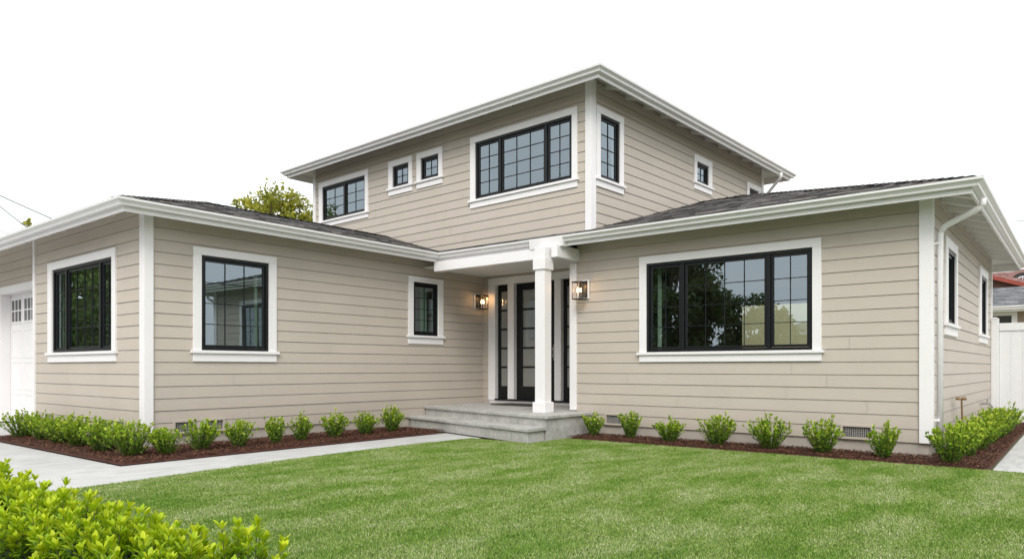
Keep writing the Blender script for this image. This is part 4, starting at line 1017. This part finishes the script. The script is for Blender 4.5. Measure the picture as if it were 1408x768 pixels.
roof_plane(mb, lambda s, t, h: (44.2 - t, s, 4.5 + t * .35 + h), 3.2, lambda t: -1.8, lambda t: 5.2, expo=.3, tab=.35)
mb.build('roof', M['redtile'], rh, recalc=False)
dm = MB(); yc, zc, r0 = 2.12, 4.90, .44; rB = r0 + .16; ringv = []
for xx_ in (38.9, 41.0):
    for rad in (r0, rB):
        ringv.append([dm.P((xx_, yc + rad * cos(pi * k_ / 16), zc + rad * sin(pi * k_ / 16))) for k_ in range(17)])
fi, fo, bi, bo = ringv
for k_ in range(16):
    for A_, B_ in ((fi, fo), (fo, bo), (bo, bi), (bi, fi)): dm.f.append([A_[k_], A_[k_ + 1], B_[k_ + 1], B_[k_]])
dmo = dm.build('dormer', M['redtile'], rh)
mb = MB(); mb.poly([(39.0, yc + r0 * cos(pi * k_ / 16), zc + r0 * sin(pi * k_ / 16)) for k_ in range(17)]); mb.build('pane', M['glassdark'], dmo, recalc=False)
mb = MB(); mb.tube([(38.97, yc + .24 * cos(pi * i / 8), zc + .02 + .24 * sin(pi * i / 8)) for i in range(9)], .03, 6)
mb.tube([(38.97, yc, zc), (38.97, yc, zc + .24)], .022, 6); mb.tube([(38.97, yc - r0, zc + .015), (38.97, yc + r0, zc + .015)], .025, 6); mb.build('mullions', M['white'], dmo)

# ------------------------------------------------------------------ houses mirrored in the glass (across the street and beyond the right lawn)
def simple_house(x0, x1, y0, y1, wh, rise, label, wins=()):
    r = empty('neighbour_house', ((x0 + x1) / 2, (y0 + y1) / 2, 0), label, 'house')
    mb = MB(); mb.box(x0, x1, y0, y1, 0, wh); mb.build('wall', M['stucco'], r)
    mb = MB(); o = .5; mx_, my_ = (x0 + x1) / 2, (y0 + y1) / 2
    if (x1 - x0) < (y1 - y0): rg = [(mx_, y0 + (x1 - x0) / 2), (mx_, y1 - (x1 - x0) / 2)]
    else: rg = [(x0 + (y1 - y0) / 2, my_), (x1 - (y1 - y0) / 2, my_)]
    a, b_, c, d_ = (x0 - o, y0 - o, wh), (x1 + o, y0 - o, wh), (x1 + o, y1 + o, wh), (x0 - o, y1 + o, wh)
    p, q = (*rg[0], wh + rise), (*rg[1], wh + rise)
    if (x1 - x0) < (y1 - y0): fs = [[a, b_, p], [b_, c, q, p], [c, d_, q], [d_, a, p, q]]
    else: fs = [[a, b_, q, p], [b_, c, q], [c, d_, p, q], [d_, a, p]]
    for f_ in fs: mb.poly(f_)
    mb.poly([a, b_, c, d_]); mb.build('roof', M['greyshingle'], r)
    mb = MB(); mb.sweep([(x0 - o, y0 - o), (x1 + o, y0 - o), (x1 + o, y1 + o), (x0 - o, y1 + o), (x0 - o, y0 - o)], [(0, wh - .2), (0.05, wh - .2), (0.05, wh + .02), (0, wh + .02)], side=1); mb.build('fascia', M['white'], r)
    for (fx0, fx1, fy0, fy1, z0, z1) in wins:
        mb = MB(); mb.box(fx0, fx1, fy0, fy1, z0, z1); w_ = mb.build('window', M['white'], r)
        mb = MB(); e = .1
        if fx1 - fx0 < fy1 - fy0: mb.box(fx0 - .02, fx1 + .02, fy0 + e, fy1 - e, z0 + e, z1 - e)
        else: mb.box(fx0 + e, fx1 - e, fy0 - .02, fy1 + .02, z0 + e, z1 - e)
        mb.build('pane', M['doorglass'], w_)
simple_house(-27, -19, 0, 13, 3.0, 1.6, 'single-storey house across the street seen only as a reflection', [(-19.02, -18.94, 2, 4, 1, 2.3), (-19.02, -18.94, 8, 10.5, 1, 2.3)])
simple_house(0, 11, -24, -16, 3.0, 1.7, 'hip-roofed house beyond the right lawn seen only as a reflection', [(3, 5, -16.02, -15.94, 1, 2.3), (7.5, 9, -16.02, -15.94, 1, 2.3)])

# ------------------------------------------------------------------ cables
def cable(name, p0, d0, z0, p1, d1, z1, label, sag=.25, r=.012):
    x0, y0 = px(p0, d0); x1, y1 = px(p1, d1); mb = MB(); pts = []
    for i in range(25):
        t = i / 24; pts.append((x0 + (x1 - x0) * t, y0 + (y1 - y0) * t, z0 + (z1 - z0) * t - 4 * sag * t * (1 - t)))
    mb.tube(pts, r, 5, False); o = mb.build(name, M['wire'], None, recalc=False); prop(o, label, 'cable', 'overhead cables')
def zat(yp, d_): return 1.1 + (505 - yp) * d_ / 977.
cable('power_cable', -180, 27, zat(180, 27), 130, 27, zat(325, 27), 'upper thick overhead cable crossing the sky at the left edge', .12, .017)
cable('power_cable', -120, 26, zat(180, 26), 60, 26, zat(330, 26), 'middle overhead cable dropping behind the left gutter', .10, .015)
cable('power_cable', -120, 30, zat(280, 30), 60, 30, zat(333, 30), 'lowest faint overhead cable just above the left gutter', .08, .010)
cable('power_cable', 1340, 45, zat(306, 45), 1560, 45, zat(293, 45), 'thin overhead cable at the right edge above the red roof', .05, .014)
cable('power_cable', 1340, 46, zat(297, 46), 1560, 46, zat(312, 46), 'faint second cable crossing at the right edge above the red roof', .05, .010)
